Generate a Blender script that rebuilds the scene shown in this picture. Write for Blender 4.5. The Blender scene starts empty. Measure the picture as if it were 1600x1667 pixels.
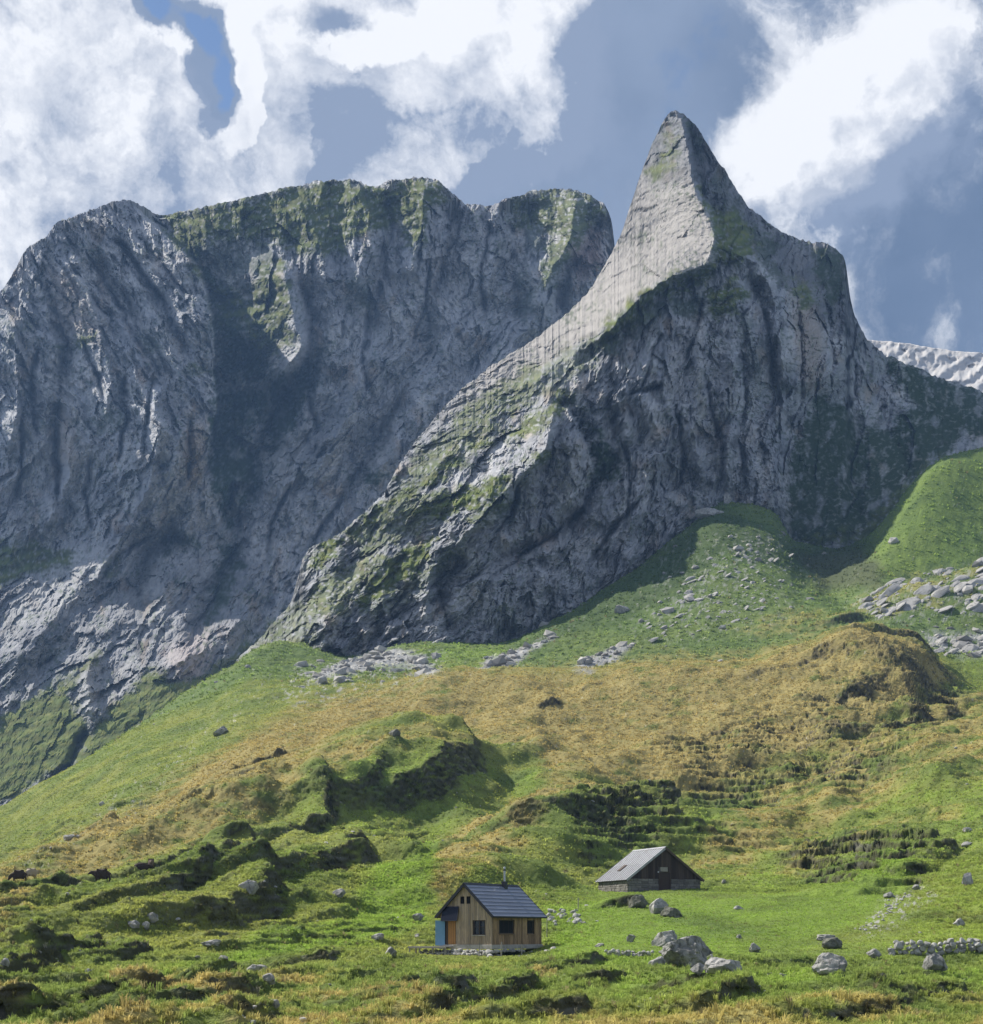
import bpy, bmesh, math, random
import numpy as np
from mathutils import Vector, Matrix
R = math.radians
random.seed(7)
SC = bpy.context.scene
COL = SC.collection

# ------------------------------------------------------------------ camera
FPX, HY = 2400.0, 1520.0            # focal length and horizon row of the 1600 x 1667 photograph
cd = bpy.data.cameras.new('camera'); cam = bpy.data.objects.new('camera', cd); COL.objects.link(cam)
cd.sensor_fit = 'HORIZONTAL'; cd.sensor_width = 36.0; cd.lens = FPX * 36 / 1600
cd.shift_y = (HY - 833.5) / 1600; cd.clip_start = 0.5; cd.clip_end = 30000
cam.location = (0, 0, 0); cam.rotation_euler = (R(90), 0, 0)
SC.camera = cam

# ------------------------------------------------------------------ sky, sun, exposure
SUN_AZ, SUN_EL = -61.0, 46.0        # degrees left of the view direction, above the horizon
SV = Vector((math.sin(R(SUN_AZ)) * math.cos(R(SUN_EL)), math.cos(R(SUN_AZ)) * math.cos(R(SUN_EL)), math.sin(R(SUN_EL))))
ld = bpy.data.lights.new('sun', 'SUN'); ld.energy = 5.0; ld.angle = R(0.6); ld.color = (1.0, 0.945, 0.86)
sun = bpy.data.objects.new('sun', ld); COL.objects.link(sun)
sun.rotation_euler = SV.to_track_quat('Z', 'Y').to_euler(); sun.location = SV * 900
SC.view_settings.view_transform = 'Standard'; SC.view_settings.look = 'None'
SC.view_settings.exposure = 0.45; SC.view_settings.gamma = 1.0; SC.view_settings.use_curve_mapping = False
SC.render.engine = 'CYCLES'
SC.cycles.max_bounces = 5; SC.cycles.diffuse_bounces = 2; SC.cycles.glossy_bounces = 2
SC.cycles.transmission_bounces = 3; SC.cycles.volume_bounces = 0; SC.cycles.transparent_max_bounces = 6
SC.cycles.use_denoising = True

def pdir(px, py):
    return Vector(((px - 800) / FPX, 1.0, (HY - py) / FPX)).normalized()

class NT:
    """small helper for node trees"""
    def __init__(s, tree): s.t = tree; s.n = tree.nodes; s.l = tree.links
    def node(s, kind, **kw):
        n = s.n.new(kind)
        for k, v in kw.items(): setattr(n, k, v)
        return n
    def put(s, sock, v):
        if hasattr(v, 'is_output') or isinstance(v, bpy.types.NodeSocket): s.l.new(v, sock)
        elif v is not None:
            if isinstance(v, (tuple, list)) and sock.type == 'RGBA' and len(v) == 3: v = (*v, 1)
            sock.default_value = v
    def math(s, op, a, b=None, c=None, clamp=False):
        n = s.node('ShaderNodeMath', operation=op, use_clamp=clamp); s.put(n.inputs[0], a)
        if b is not None: s.put(n.inputs[1], b)
        if c is not None: s.put(n.inputs[2], c)
        return n.outputs[0]
    def vmath(s, op, a, b=None, scale=None):
        n = s.node('ShaderNodeVectorMath', operation=op); s.put(n.inputs[0], a)
        if b is not None: s.put(n.inputs[1], b)
        if scale is not None: s.put(n.inputs['Scale'], scale)
        return n.outputs['Value'] if op in ('DOT_PRODUCT', 'LENGTH', 'DISTANCE') else n.outputs[0]
    def noise(s, vec, scale, detail=4, rough=0.5, dist=0.0, lac=2.0, color=False):
        n = s.node('ShaderNodeTexNoise'); s.put(n.inputs['Vector'], vec); n.inputs['Scale'].default_value = scale
        n.inputs['Detail'].default_value = detail; n.inputs['Roughness'].default_value = rough
        n.inputs['Distortion'].default_value = dist; n.inputs['Lacunarity'].default_value = lac
        return n.outputs['Color'] if color else n.outputs['Fac']
    def ramp(s, v, a, b, smooth=True):
        n = s.node('ShaderNodeMapRange', interpolation_type='SMOOTHSTEP' if smooth else 'LINEAR')
        s.put(n.inputs[0], v); n.inputs[1].default_value = a; n.inputs[2].default_value = b
        return n.outputs[0]
    def mix(s, f, a, b, mode='MIX'):
        n = s.node('ShaderNodeMix', data_type='RGBA', blend_type=mode)
        s.put(n.inputs[0], f); s.put(n.inputs[6], a); s.put(n.inputs[7], b)
        return n.outputs[2]
    def hsv(s, col, h=0.5, sat=1.0, val=1.0):
        n = s.node('ShaderNodeHueSaturation'); s.put(n.inputs['Color'], col)
        s.put(n.inputs['Hue'], h); s.put(n.inputs['Saturation'], sat); s.put(n.inputs['Value'], val)
        return n.outputs[0]

SKY = 0.10
W = bpy.data.worlds.new('World'); SC.world = W; W.use_nodes = True
W.node_tree.nodes.clear()
w = NT(W.node_tree)

# cloud density as a function of direction: soft banks at real bearings plus fractal noise
gt = bpy.data.node_groups.new('cloud_density', 'ShaderNodeTree')
gt.interface.new_socket('Direction', in_out='INPUT', socket_type='NodeSocketVector')
gt.interface.new_socket('Density', in_out='OUTPUT', socket_type='NodeSocketFloat')
g = NT(gt)
gi = g.node('NodeGroupInput'); go = g.node('NodeGroupOutput')
D0 = gi.outputs[0]
warp = g.noise(D0, 6.0, 7, 0.6, color=True)
Dw = g.vmath('ADD', D0, g.vmath('SCALE', g.vmath('SUBTRACT', warp, (0.5, 0.5, 0.5)), scale=0.15))
Dn = g.vmath('NORMALIZE', Dw)
BANKS = [  # px, py, angular radius in px, weight
    (40, 150, 190, 0.45), (220, 110, 150, 0.4), (60, 340, 160, 0.4), (170, 280, 130, 0.3), (480, 130, 150, 0.55), (560, 230, 170, 0.75), (545, 200, 120, 1.0), (800, 120, 120, 0.3), (580, 60, 150, 0.45), (650, 180, 140, 0.4),
    (760, 90, 170, 0.42), (900, 60, 170, 0.5), (960, 110, 100, 0.2), (800, 190, 110, 0.25),
    (340, 290, 170, 0.45), (480, 270, 160, 0.6), (600, 260, 130, 0.5), (860, 150, 120, 0.3), (740, 180, 110, 0.3),
    (1350, 190, 150, 0.62), (1420, 120, 110, 0.34), (1500, 80, 100, 0.12), (1270, 280, 130, 0.42), (1370, 270, 120, 0.28), (1350, 340, 90, .15),
    (1570, 510, 80, 0.12), (370, 105, 50, -1.7), (345, 40, 36, -1.4), (262, 20, 40, -1.5), (395, 168, 40, -1.7), (560, -14, 44, -0.9), (1160, 60, 110, -0.35),
    (1130, 330, 120, -0.1), (1500, 440, 120, -0.15), (1090, 200, 120, -0.1), (790, 330, 100, -0.2), (900, 250, 80, -0.2)]
acc = None
for (bx, by, br, bw) in BANKS:
    c = pdir(bx, by)
    ds = g.vmath('DISTANCE', Dn, tuple(c))
    rr = br / FPX * 1.0
    v = g.math('MULTIPLY', g.ramp(ds, rr * 1.45, 0.0), bw)
    acc = v if acc is None else g.math('ADD', acc, v)
n1 = g.noise(Dw, 8.0, 12, 0.60)
n2 = g.noise(D0, 2.6, 3, 0.5)
acc = g.math('MINIMUM', acc, 1.15)
rest = g.math('MULTIPLY', g.ramp(g.vmath('DOT_PRODUCT', D0, (0.0, 0.93, 0.37)), 0.80, 0.55), 0.10)      # broken cloud goes on all round, extra added out of view to brighten shade
acc = g.math('ADD', acc, rest)
tot = g.math('ADD', g.math('ADD', g.math('MULTIPLY', g.math('SUBTRACT', n1, 0.5), 2.3), g.math('MULTIPLY', g.math('SUBTRACT', n2, 0.5), 0.5)), acc)
g.l.new(g.math('SUBTRACT', tot, 0.02), go.inputs[0])

tc = w.node('ShaderNodeTexCoord').outputs['Generated']
dirv = w.vmath('NORMALIZE', tc)
def cloud(v):
    n = w.node('ShaderNodeGroup'); n.node_tree = gt; w.l.new(v, n.inputs[0]); return n.outputs[0]
dens = cloud(dirv)
dens2 = cloud(w.vmath('NORMALIZE', w.vmath('ADD', dirv, tuple(SV * 0.022))))
sky = w.node('ShaderNodeTexSky', sky_type='NISHITA'); sky.sun_disc = False
sky.sun_elevation = R(SUN_EL); sky.sun_rotation = R(SUN_AZ % 360); sky.altitude = 1800; sky.air_density = 1.0; sky.dust_density = 0.6
lit = w.math('SUBTRACT', dens, dens2)                    # thin towards the sun = bright rim
litf = w.ramp(lit, -0.26, 0.24, False)
dens3 = cloud(w.vmath('NORMALIZE', w.vmath('ADD', dirv, tuple(SV * 0.075))))
litb = w.ramp(w.math('SUBTRACT', dens, dens3), -0.35, 0.30, False)
cov = w.ramp(dens, -0.06, 0.44)
thick = w.ramp(dens, 0.35, 1.05)
veil_n = w.noise(dirv, 3.2, 6, 0.55)
S = 1 / SKY
veil_c = w.mix(w.ramp(veil_n, 0.3, 0.7), tuple(x * S for x in (0.105, 0.155, 0.250)), tuple(x * S for x in (0.225, 0.285, 0.40)))
base = w.mix(w.ramp(w.math('ADD', dens, w.math('MULTIPLY', w.math('SUBTRACT', w.noise(dirv, 22.0, 7, 0.65), 0.5), 1.8)), -0.85, -0.30), sky.outputs[0], veil_c)
shade_c = tuple(x * S for x in (0.215, 0.27, 0.38))
light_c = tuple(x * S for x in (0.71, 0.725, 0.76))
lf = w.math('ADD', w.math('ADD', w.math('MULTIPLY', litf, 0.86), w.math('MULTIPLY', litb, 0.66)), w.math('MULTIPLY', thick, -0.12))
lf = w.math('SUBTRACT', lf, w.math('ADD', w.math('MULTIPLY', w.ramp(veil_n, 0.38, 0.70), 0.42), 0.12))
lf = w.math('ADD', lf, w.math('MULTIPLY', w.math('SUBTRACT', w.noise(dirv, 14.0, 9, 0.62), 0.5), 0.9), clamp=True)
ccol = w.mix(lf, shade_c, light_c)
fin = w.mix(cov, base, ccol)
bg = w.node('ShaderNodeBackground'); w.l.new(fin, bg.inputs[0]); bg.inputs[1].default_value = SKY
wo = w.node('ShaderNodeOutputWorld'); w.l.new(bg.outputs[0], wo.inputs[0])
W.cycles.sampling_method = 'MANUAL'; W.cycles.sample_map_resolution = 512

# ------------------------------------------------------------------ noise
_rng = np.random.RandomState(11)
_P = np.concatenate([_rng.permutation(512)] * 3)
_A = _rng.rand(512) * 2 * np.pi
_GX, _GY = np.cos(_A), np.sin(_A)
_RV = _rng.rand(512, 6)
def perlin(x, y, seed=0):
    x = x + seed * 17.37; y = y + seed * 9.71
    xi = np.floor(x).astype(np.int64); yi = np.floor(y).astype(np.int64)
    xf = x - xi; yf = y - yi; xi &= 511; yi &= 511
    u = xf * xf * xf * (xf * (xf * 6 - 15) + 10); v = yf * yf * yf * (yf * (yf * 6 - 15) + 10)
    def gr(a, b, dx, dy):
        h = _P[_P[xi + a] + yi + b]; return _GX[h] * dx + _GY[h] * dy
    n00 = gr(0, 0, xf, yf); n10 = gr(1, 0, xf - 1, yf); n01 = gr(0, 1, xf, yf - 1); n11 = gr(1, 1, xf - 1, yf - 1)
    return ((n00 + u * (n10 - n00)) * (1 - v) + (n01 + u * (n11 - n01)) * v) * 1.5
def fbm(x, y, o=5, seed=0, gain=0.5):
    a = 1.0; s = 0; t = 0; f = 1.0
    for i in range(o):
        s = s + a * perlin(x * f, y * f, seed + i * 3); t += a; a *= gain; f *= 2.03
    return s / t
def ridged(x, y, o=5, seed=0, gain=0.55):
    a = 1.0; s = 0; t = 0; f = 1.0; w_ = 1.0
    for i in range(o):
        n = 1 - np.abs(perlin(x * f, y * f, seed + i * 3)); n = n * n
        s = s + a * n * w_; t += a; w_ = np.clip(n * 1.6, 0, 1); a *= gain; f *= 2.07
    return s / t
def facets(x, y, seed=0):
    """cellular blocks, every cell a randomly tilted plane: returns plane value and distance to the cell border"""
    x = x + seed * 5.3; y = y + seed * 7.9
    xi = np.floor(x).astype(np.int64); yi = np.floor(y).astype(np.int64)
    b1 = np.full(x.shape, 9.0); b2 = np.full(x.shape, 9.0); val = np.zeros(x.shape)
    for i in (-1, 0, 1):
        for j in (-1, 0, 1):
            h = _P[_P[(xi + i) & 511] + ((yi + j) & 511)]
            r = _RV[h]
            dx = x - (xi + i + r[..., 0]); dy = y - (yi + j + r[..., 1])
            d = dx * dx + dy * dy
            pv = (r[..., 2] - 0.5) * 1.6 * dx + (r[..., 3] - 0.5) * 1.6 * dy + (r[..., 4] - 0.5) * 0.7
            n = d < b1
            b2 = np.where(n, b1, np.minimum(b2, d)); val = np.where(n, pv, val); b1 = np.where(n, d, b1)
    return val, np.sqrt(b2) - np.sqrt(b1)
def sst(a, b, x):
    t = np.clip((x - a) / (b - a), 0, 1); return t * t * (3 - 2 * t)
def seg_dist(px, py, pts):
    """distance to a polyline, side (positive to the right when travelling down the picture), and place along it 0..1"""
    best = np.full(px.shape, 1e9); side = np.zeros(px.shape); pos = np.zeros(px.shape)
    L = [math.hypot(pts[i + 1][0] - pts[i][0], pts[i + 1][1] - pts[i][1]) for i in range(len(pts) - 1)]
    T = sum(L); c = 0
    for i in range(len(pts) - 1):
        ax, ay = pts[i]; bx, by = pts[i + 1]; dx, dy = bx - ax, by - ay; l2 = dx * dx + dy * dy
        t = np.clip(((px - ax) * dx + (py - ay) * dy) / l2, 0, 1)
        ex = px - ax - t * dx; ey = py - ay - t * dy; d = np.hypot(ex, ey)
        n = d < best
        best = np.where(n, d, best); side = np.where(n, np.sign(ex * dy - ey * dx), side); pos = np.where(n, (c + t * L[i]) / T, pos)
        c += L[i]
    return best, side, pos
def poly_in(px, py, pts):
    """signed distance, positive inside"""
    ins = np.zeros(px.shape, bool); n = len(pts)
    x0, x1 = min(p[0] for p in pts) - 60, max(p[0] for p in pts) + 60; y0, y1 = min(p[1] for p in pts) - 60, max(p[1] for p in pts) + 60
    out = np.full(px.shape, -60.0)
    m = (px > x0) & (px < x1) & (py > y0) & (py < y1)
    if not m.any(): return out
    qx, qy = px[m], py[m]; ins = np.zeros(qx.shape, bool)
    for i in range(n):
        ax, ay = pts[i]; bx, by = pts[(i + 1) % n]
        if ay == by: continue
        c = ((ay > qy) != (by > qy)) & (qx < (bx - ax) * (qy - ay) / (by - ay) + ax)
        ins ^= c
    d, _, _ = seg_dist(qx, qy, list(pts) + [pts[0]])
    out[m] = np.where(ins, d, -d)
    return out
def tps(P, V, X, Y, lam=0.0, sc=300.0):
    """thin plate spline through scattered points"""
    P = np.array(P, float) / sc; V = np.array(V, float); n = len(P)
    def U(r2): return 0.5 * r2 * np.log(r2 + 1e-12)
    d2 = ((P[:, None] - P[None]) ** 2).sum(2)
    A = np.zeros((n + 3, n + 3)); A[:n, :n] = U(d2) + lam * np.eye(n); A[:n, n] = 1; A[:n, n + 1:] = P; A[n, :n] = 1; A[n + 1:, :n] = P.T
    c = np.linalg.solve(A, np.concatenate([V, [0, 0, 0]]))
    X = X / sc; Y = Y / sc; out = c[n] + c[n + 1] * X + c[n + 2] * Y
    for i in range(n): out = out + c[i] * U((X - P[i, 0]) ** 2 + (Y - P[i, 1]) ** 2)
    return out
def resize(a, shape):
    """bilinear resampling of a coarse grid"""
    r = np.linspace(0, a.shape[0] - 1, shape[0]); c = np.linspace(0, a.shape[1] - 1, shape[1])
    r0 = np.minimum(r.astype(int), a.shape[0] - 2); c0 = np.minimum(c.astype(int), a.shape[1] - 2); fr = (r - r0)[:, None]; fc = (c - c0)[None]
    return (a[r0][:, c0] * (1 - fr) * (1 - fc) + a[r0 + 1][:, c0] * fr * (1 - fc) + a[r0][:, c0 + 1] * (1 - fr) * fc + a[r0 + 1][:, c0 + 1] * fr * fc)
def gsm(a, s):
    k = int(s * 3); kr = np.exp(-0.5 * (np.arange(-k, k + 1) / s) ** 2); kr /= kr.sum()
    return np.convolve(np.pad(a, k, 'edge'), kr, 'valid')

# ------------------------------------------------------------------ mesh helpers
def grid_mesh(name, X, Y, Z, col=None, mat=None, attrs=None):
    nr, nc = X.shape
    me = bpy.data.meshes.new(name)
    me.vertices.add(nr * nc)
    me.vertices.foreach_set('co', np.stack([X, Y, Z], -1).astype(np.float32).ravel())
    idx = np.arange(nr * nc).reshape(nr, nc)
    q = np.stack([idx[:-1, :-1], idx[:-1, 1:], idx[1:, 1:], idx[1:, :-1]], -1).reshape(-1, 4)
    nq = len(q)
    me.loops.add(nq * 4); me.loops.foreach_set('vertex_index', q.ravel().astype(np.int32))
    me.polygons.add(nq); me.polygons.foreach_set('loop_start', np.arange(0, nq * 4, 4, dtype=np.int32))
    me.polygons.foreach_set('use_smooth', np.ones(nq, bool))
    me.update(calc_edges=True)
    if col is not None:
        a = me.color_attributes.new('albedo', 'FLOAT_COLOR', 'POINT')
        c4 = np.ones((nr * nc, 4), np.float32); c4[:, :3] = col.reshape(-1, 3); a.data.foreach_set('color', c4.ravel())
    for k, v in (attrs or {}).items():
        a = me.attributes.new(k, 'FLOAT', 'POINT'); a.data.foreach_set('value', v.astype(np.float32).ravel())
    if mat: me.materials.append(mat)
    o = bpy.data.objects.new(name, me); COL.objects.link(o)
    return o
def tag(o, label=None, cat=None, group=None, kind=None):
    if label: o['label'] = label
    if cat: o['category'] = cat
    if group: o['group'] = group
    if kind: o['kind'] = kind
    return o
def mixc(a, b, f):
    f = f[..., None] if np.ndim(f) else f
    return a * (1 - f) + np.asarray(b) * f

def terrain_material(name, scale, bump, rough=0.92):
    m = bpy.data.materials.new(name); m.use_nodes = True; m.node_tree.nodes.clear(); t = NT(m.node_tree)
    at = t.node('ShaderNodeAttribute', attribute_name='albedo')
    co = t.node('ShaderNodeTexCoord').outputs['Object']
    n = t.noise(co, scale, 6, 0.6); n2 = t.noise(co, scale * 7, 4, 0.6)
    v = t.math('ADD', t.math('MULTIPLY', n, 0.5), t.math('MULTIPLY', n2, 0.7)); v = t.math('ADD', v, 0.40)
    c = t.hsv(at.outputs['Color'], val=v)
    b = t.node('ShaderNodeBump'); b.inputs['Strength'].default_value = 0.8; b.inputs['Distance'].default_value = bump
    h = t.math('ADD', n, t.math('MULTIPLY', n2, 0.35)); t.l.new(h, b.inputs['Height'])
    p = t.node('ShaderNodeBsdfPrincipled'); p.inputs['Roughness'].default_value = rough; p.inputs['Specular IOR Level'].default_value = 0.15
    t.l.new(c, p.inputs['Base Color']); t.l.new(b.outputs[0], p.inputs['Normal'])
    o = t.node('ShaderNodeOutputMaterial'); t.l.new(p.outputs[0], o.inputs[0])
    return m
def haze_box(x0, x1, y0, y1, z0, z1, dens, col):
    me = bpy.data.meshes.new('haze'); bm = bmesh.new(); bmesh.ops.create_cube(bm, size=1)
    for v in bm.verts: v.co = Vector((x0 + (v.co.x + .5) * (x1 - x0), y0 + (v.co.y + .5) * (y1 - y0), z0 + (v.co.z + .5) * (z1 - z0)))
    bm.to_mesh(me); bm.free()
    m = bpy.data.materials.new('air'); m.use_nodes = True; m.node_tree.nodes.clear(); t = NT(m.node_tree)
    p = t.node('ShaderNodeVolumePrincipled'); p.inputs['Color'].default_value = (*col, 1); p.inputs['Density'].default_value = dens; p.inputs['Anisotropy'].default_value = 0.0
    o = t.node('ShaderNodeOutputMaterial'); t.l.new(p.outputs[0], o.inputs['Volume'])
    me.materials.append(m); ob = bpy.data.objects.new('haze', me); COL.objects.link(ob); ob['kind'] = 'stuff'; return ob
ROCKM = terrain_material('limestone_and_turf', 0.35, 1.2)
TURFM = terrain_material('meadow_turf', 1.0, 0.65)

# ------------------------------------------------------------------ mountains
GR_ROCK = np.array((0.33, 0.338, 0.365)); GR_LIGHT = np.array((0.50, 0.495, 0.49)); OCHRE = np.array((0.40, 0.31, 0.225))
DARKROCK = np.array((0.115, 0.118, 0.125)); TURF = np.array((0.105, 0.135, 0.035)); TURF2 = np.array((0.155, 0.165, 0.04)); DTURF = np.array((0.035, 0.058, 0.02))

def mountain(name, SK, GK, x0, x1, ncol, nrow, top, bot, pts, strokes, angle_fn, detail, grass, dark, extra, back=14, seed=0, topjag=3.0):
    px = np.linspace(x0, x1, ncol)
    tx, ty = zip(*top); bx, by = zip(*bot)
    tp = gsm(np.interp(px, tx, ty), 2.0); bt = np.interp(px, bx, by)
    tp = tp + topjag * (fbm(px / 28, px * 0 + seed, 5, seed, 0.62) * 2.0 - 0.9 * ridged(px / 11, px * 0 + seed, 3, seed + 2) + 0.5 * fbm(px / 5, px * 0 + seed, 2, seed + 3))
    v = np.linspace(0, 1, nrow)[:, None]
    PY = bt[None] * (1 - v) + tp[None] * v; PX = np.repeat(px[None], nrow, 0)
    cs = (nrow // 8, ncol // 8)
    pts = np.array(pts, float)
    D = resize(tps(pts[:, :2], pts[:, 2], resize(PX, cs), resize(PY, cs), 0.0008), PX.shape)
    wx = PX + 9 * fbm(PX / 60, PY / 60, 4, seed + 1) + 3 * fbm(PX / 14, PY / 14, 3, seed + 5)
    wy = PY + 9 * fbm(PX / 60, PY / 60, 4, seed + 2) + 3 * fbm(PX / 14, PY / 14, 3, seed + 6)
    for (pl, amp, wl, wr, kind) in strokes:
        amp = amp * SK
        d, s, pos = seg_dist(wx, wy, pl)
        wv = np.where(s > 0, wr, wl); fade = sst(0, 0.12, pos) * sst(1, 0.82, pos)
        if kind == 'ridge': D -= amp * np.clip(1 - d / wv, 0, 1) ** 1.4 * fade
        elif kind == 'gully': D += amp * np.clip(1 - d / wv, 0, 1) ** 1.3 * fade
        elif kind == 'step':      # everything to the right of the edge lies deeper, and fades back
            D += amp * np.where(s > 0, np.exp(-d / wr) * (1 - np.exp(-d / 3.0)), 0) * fade - amp * 0.25 * np.where(s <= 0, np.exp(-d / wl), 0) * fade
    sc, amp_ = detail(PX, PY)
    g_m = np.zeros(PX.shape); nz = fbm(PX / 26, PY / 20, 5, seed + 9, 0.62) * 26; nz2 = fbm(PX / 5, PY / 3.2, 3, seed + 12) 
    for (pl, st) in grass: g_m = np.maximum(g_m, st * sst(-9, 9, poly_in(wx, wy, pl) + nz + 7 * nz2))
    d_m = np.zeros(PX.shape)
    for (pl, st) in dark: d_m = np.maximum(d_m, st * sst(-9, 9, poly_in(wx, wy, pl) + nz + 9 * nz2))
    soft = 1 - 0.72 * np.maximum(g_m, d_m)
    lowg = 1 - 0.75 * g_m * sst(1080, 1130, PY)
    wts = angle_fn(wx, wy); tw = sum(q[1] for q in wts)
    cel = 0; big = 0; medm = 0; crack = 0; n = 0; nn = 0; dk = 0
    for (ang, wt) in wts:
        wt = wt / tw; ca, sa = math.cos(R(ang)), math.sin(R(ang))
        a = wx * ca + wy * sa; b = -wx * sa + wy * ca             # a across the ribs, b along them
        sel = wt > 0.01; A = a[sel]; B = b[sel]; wv = wt[sel]
        f1, e1 = facets(A / 46, B / 120, seed + 1); f2, e2 = facets(A / 17 + 1.5 * f1, B / 44, seed + 2); f3, e3 = facets(A / 6.5 + f2, B / 15, seed + 3)
        rg = ridged(A / 60, B / 150, 6, seed + 3); rg2 = ridged(A / 15, B / 34, 4, seed + 8)
        def put(v): r = np.zeros(PX.shape); r[sel] = v * wv; return r
        r0 = ridged(A / 150, B / 330, 3, seed + 13); big = big + put(15 * f1 - 16 * (rg - 0.5) - 22 * (r0 - .5)); medm = medm + put(8.5 * f2 - 7 * (rg2 - 0.5) + 3.2 * f3)
        cel = cel + put(0.7 * np.sign(f2) * np.minimum(np.abs(f2) * 3, 1) + 0.5 * np.clip(f3 * 3, -1, 1) + 0.4 * np.clip(f1 * 2, -1, 1))
        crack = crack + put(sst(0.10, 0.0, e2) * 0.9 + sst(0.09, 0.0, e3) * 0.5)
        nA = fbm(A / 30, B / 110, 6, seed + 40, 0.62); nB = fbm(A / 4, B / 16, 4, seed + 41); n = n + put(nA); nn = nn + put(nB)
        dk = dk + put(fbm(A / 16, B / 42, 5, seed + 44, 0.62))
    D += lowg * sc * amp_ * big + sc * amp_ * soft * medm * 1.25
    if GK > 0.9:
        ph = (PY + 0.55 * PX + 10 * fbm(PX / 45, PY / 30, 3, 171)) / 8.5; fp = ph - np.floor(ph); sl_ = sst(-4, 10, poly_in(wx, wy, SLAB))
        D += sl_ * (0.9 * fp + 1.1 * sst(.16, 0, fp)) * (fbm(PX / 22, PY / 22, 3, 173) + 0.55) - sl_ * 0.25 * ridged(wx / 9, wy / 60, 3, 175)
    D += sc * 1.0 * fbm(PX / 5, PY / 4, 3, seed + 15) * (0.6 + 0.4 * soft) * (0.3 + 0.7 * amp_)
    crack = crack * (fbm(PX / 30, PY / 30, 3, seed + 20) > -0.05)
    D += sc * amp_ * soft * crack * 1.8
    # ledges with turf
    ledge = np.sin((PY + 0.25 * PX + 9 * fbm(PX / 34, PY / 34, 3, seed + 30)) / 3.3 + 2 * fbm(PX / 70, PY / 30, 3, seed + 31))
    D -= lowg * sc * 0.9 * ledge * np.maximum(g_m, d_m)
    # albedo
    C = mixc(np.broadcast_to(GR_ROCK, PX.shape + (3,)), GR_LIGHT, sst(-0.35, 0.5, n + 0.5 * nn))
    C = mixc(C, DARKROCK * 0.8, 0.85 * sst(0.06, 0.40, dk + 0.25 * nn))
    C = mixc(C, OCHRE, 0.55 * sst(0.18, 0.55, fbm(wx / 36, wy / 60, 4, seed + 46)))
    C = C * (0.96 if GK > 0.9 else 1.04) * (1 + 0.17 * np.clip(cel, -1.6, 1.6) * np.minimum(amp_, 1))[..., None]
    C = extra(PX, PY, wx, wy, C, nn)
    gn = fbm(PX / 12, PY / 8, 4, seed + 50)
    tf = mixc(np.broadcast_to(TURF, PX.shape + (3,)), TURF2, sst(-0.2, 0.5, gn)) * GK * (1 + 0.25 * ledge[..., None])
    holes = sst(0.25, 0.5, fbm(PX / 7, PY / 5, 4, seed + 52) + 0.15)
    hol2 = sst(0.0, 0.35, fbm(wx / 22, wy / 34, 5, seed + 54, 0.62))
    C = mixc(C, DTURF * 1.0, np.clip(d_m * 1.1 - 0.35 * holes - 0.55 * hol2, 0, 1))
    low = sst(1080, 1130, PY) * (GK < 0.9)
    C = mixc(C, tf * (1 + 0.2 * low[..., None]), np.clip(g_m * 1.05 - (0.75 - 0.6 * low) * holes, 0, 1))
    # scattered vegetation in the seams
    veg = sst(0.22, 0.42, fbm(PX / 40, PY / 40, 3, seed + 60) * 0.5 + fbm(PX / 7, PY / 5, 4, seed + 61)) * 0.6
    C = mixc(C, DTURF * 1.6, veg * soft)
    t = (HY - PY) / FPX; s = (PX - 800) / FPX
    X = s * D; Y = D; Z = t * D
    # the far side, falling away behind the skyline
    k = np.arange(1, back + 1)[:, None]
    Db = D[-1][None] + k * 9.0 + 1.1 * k * k
    Zb = Z[-1][None] - 2.5 * k - 1.6 * k * k + 2 * fbm(PX[:1] / 9 + k, k * 1.0 + PX[:1] * 0, 3, seed)
    X = np.vstack([X, s[-1][None] * Db]); Y = np.vstack([Y, Db]); Z = np.vstack([Z, Zb]); C = np.concatenate([C, np.repeat(C[-1:], back, 0)], 0)
    o = grid_mesh(name, X, Y, Z, C, ROCKM)
    o.data.polygons.foreach_set('use_smooth', np.zeros(len(o.data.polygons), bool))
    return o

# ---- the pointed crag
FOOT = [(300, 1190), (400, 1110), (470, 1060), (500, 1060), (520, 1070), (560, 1075), (640, 1052), (700, 1047), (830, 1047), (940, 987), (1040, 922), (1110, 870), (1165, 815), (1260, 822), (1290, 880), (1400, 892), (1440, 860), (1500, 800), (1600, 760), (1800, 700)]
TOP = [(300, 1150), (380, 1080), (430, 1035), (455, 1003), (474, 983), (487, 935), (492, 908), (505, 895), (555, 869), (600, 828), (629, 800), (635, 783), (645, 764), (677, 719), (730, 654), (760, 628), (800, 598), (860, 560), (910, 522), (942, 495), (962, 470), (980, 440), (1010, 385), (1035, 310), (1060, 240), (1072, 212), (1080, 197), (1092, 183), (1104, 181), (1118, 193), (1132, 204), (1145, 226), (1160, 250), (1190, 295), (1215, 335), (1250, 365), (1300, 393), (1330, 394), (1356, 402), (1374, 418), (1380, 440), (1382, 490), (1392, 520), (1412, 556), (1440, 578), (1500, 605), (1600, 640), (1750, 690), (1900, 760)]
fd = {300: 588, 400: 592, 470: 596, 500: 594, 520: 592, 560: 592, 640: 596, 700: 604, 830: 614, 940: 632, 1040: 655, 1110: 673, 1165: 692, 1260: 706, 1290: 728, 1400: 785, 1440: 815, 1500: 860, 1600: 920, 1800: 1010}
cp = [(x, y, fd[x]) for x, y in FOOT] + [(x, y + 80, fd[x] - 3) for x, y in FOOT]
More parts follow.
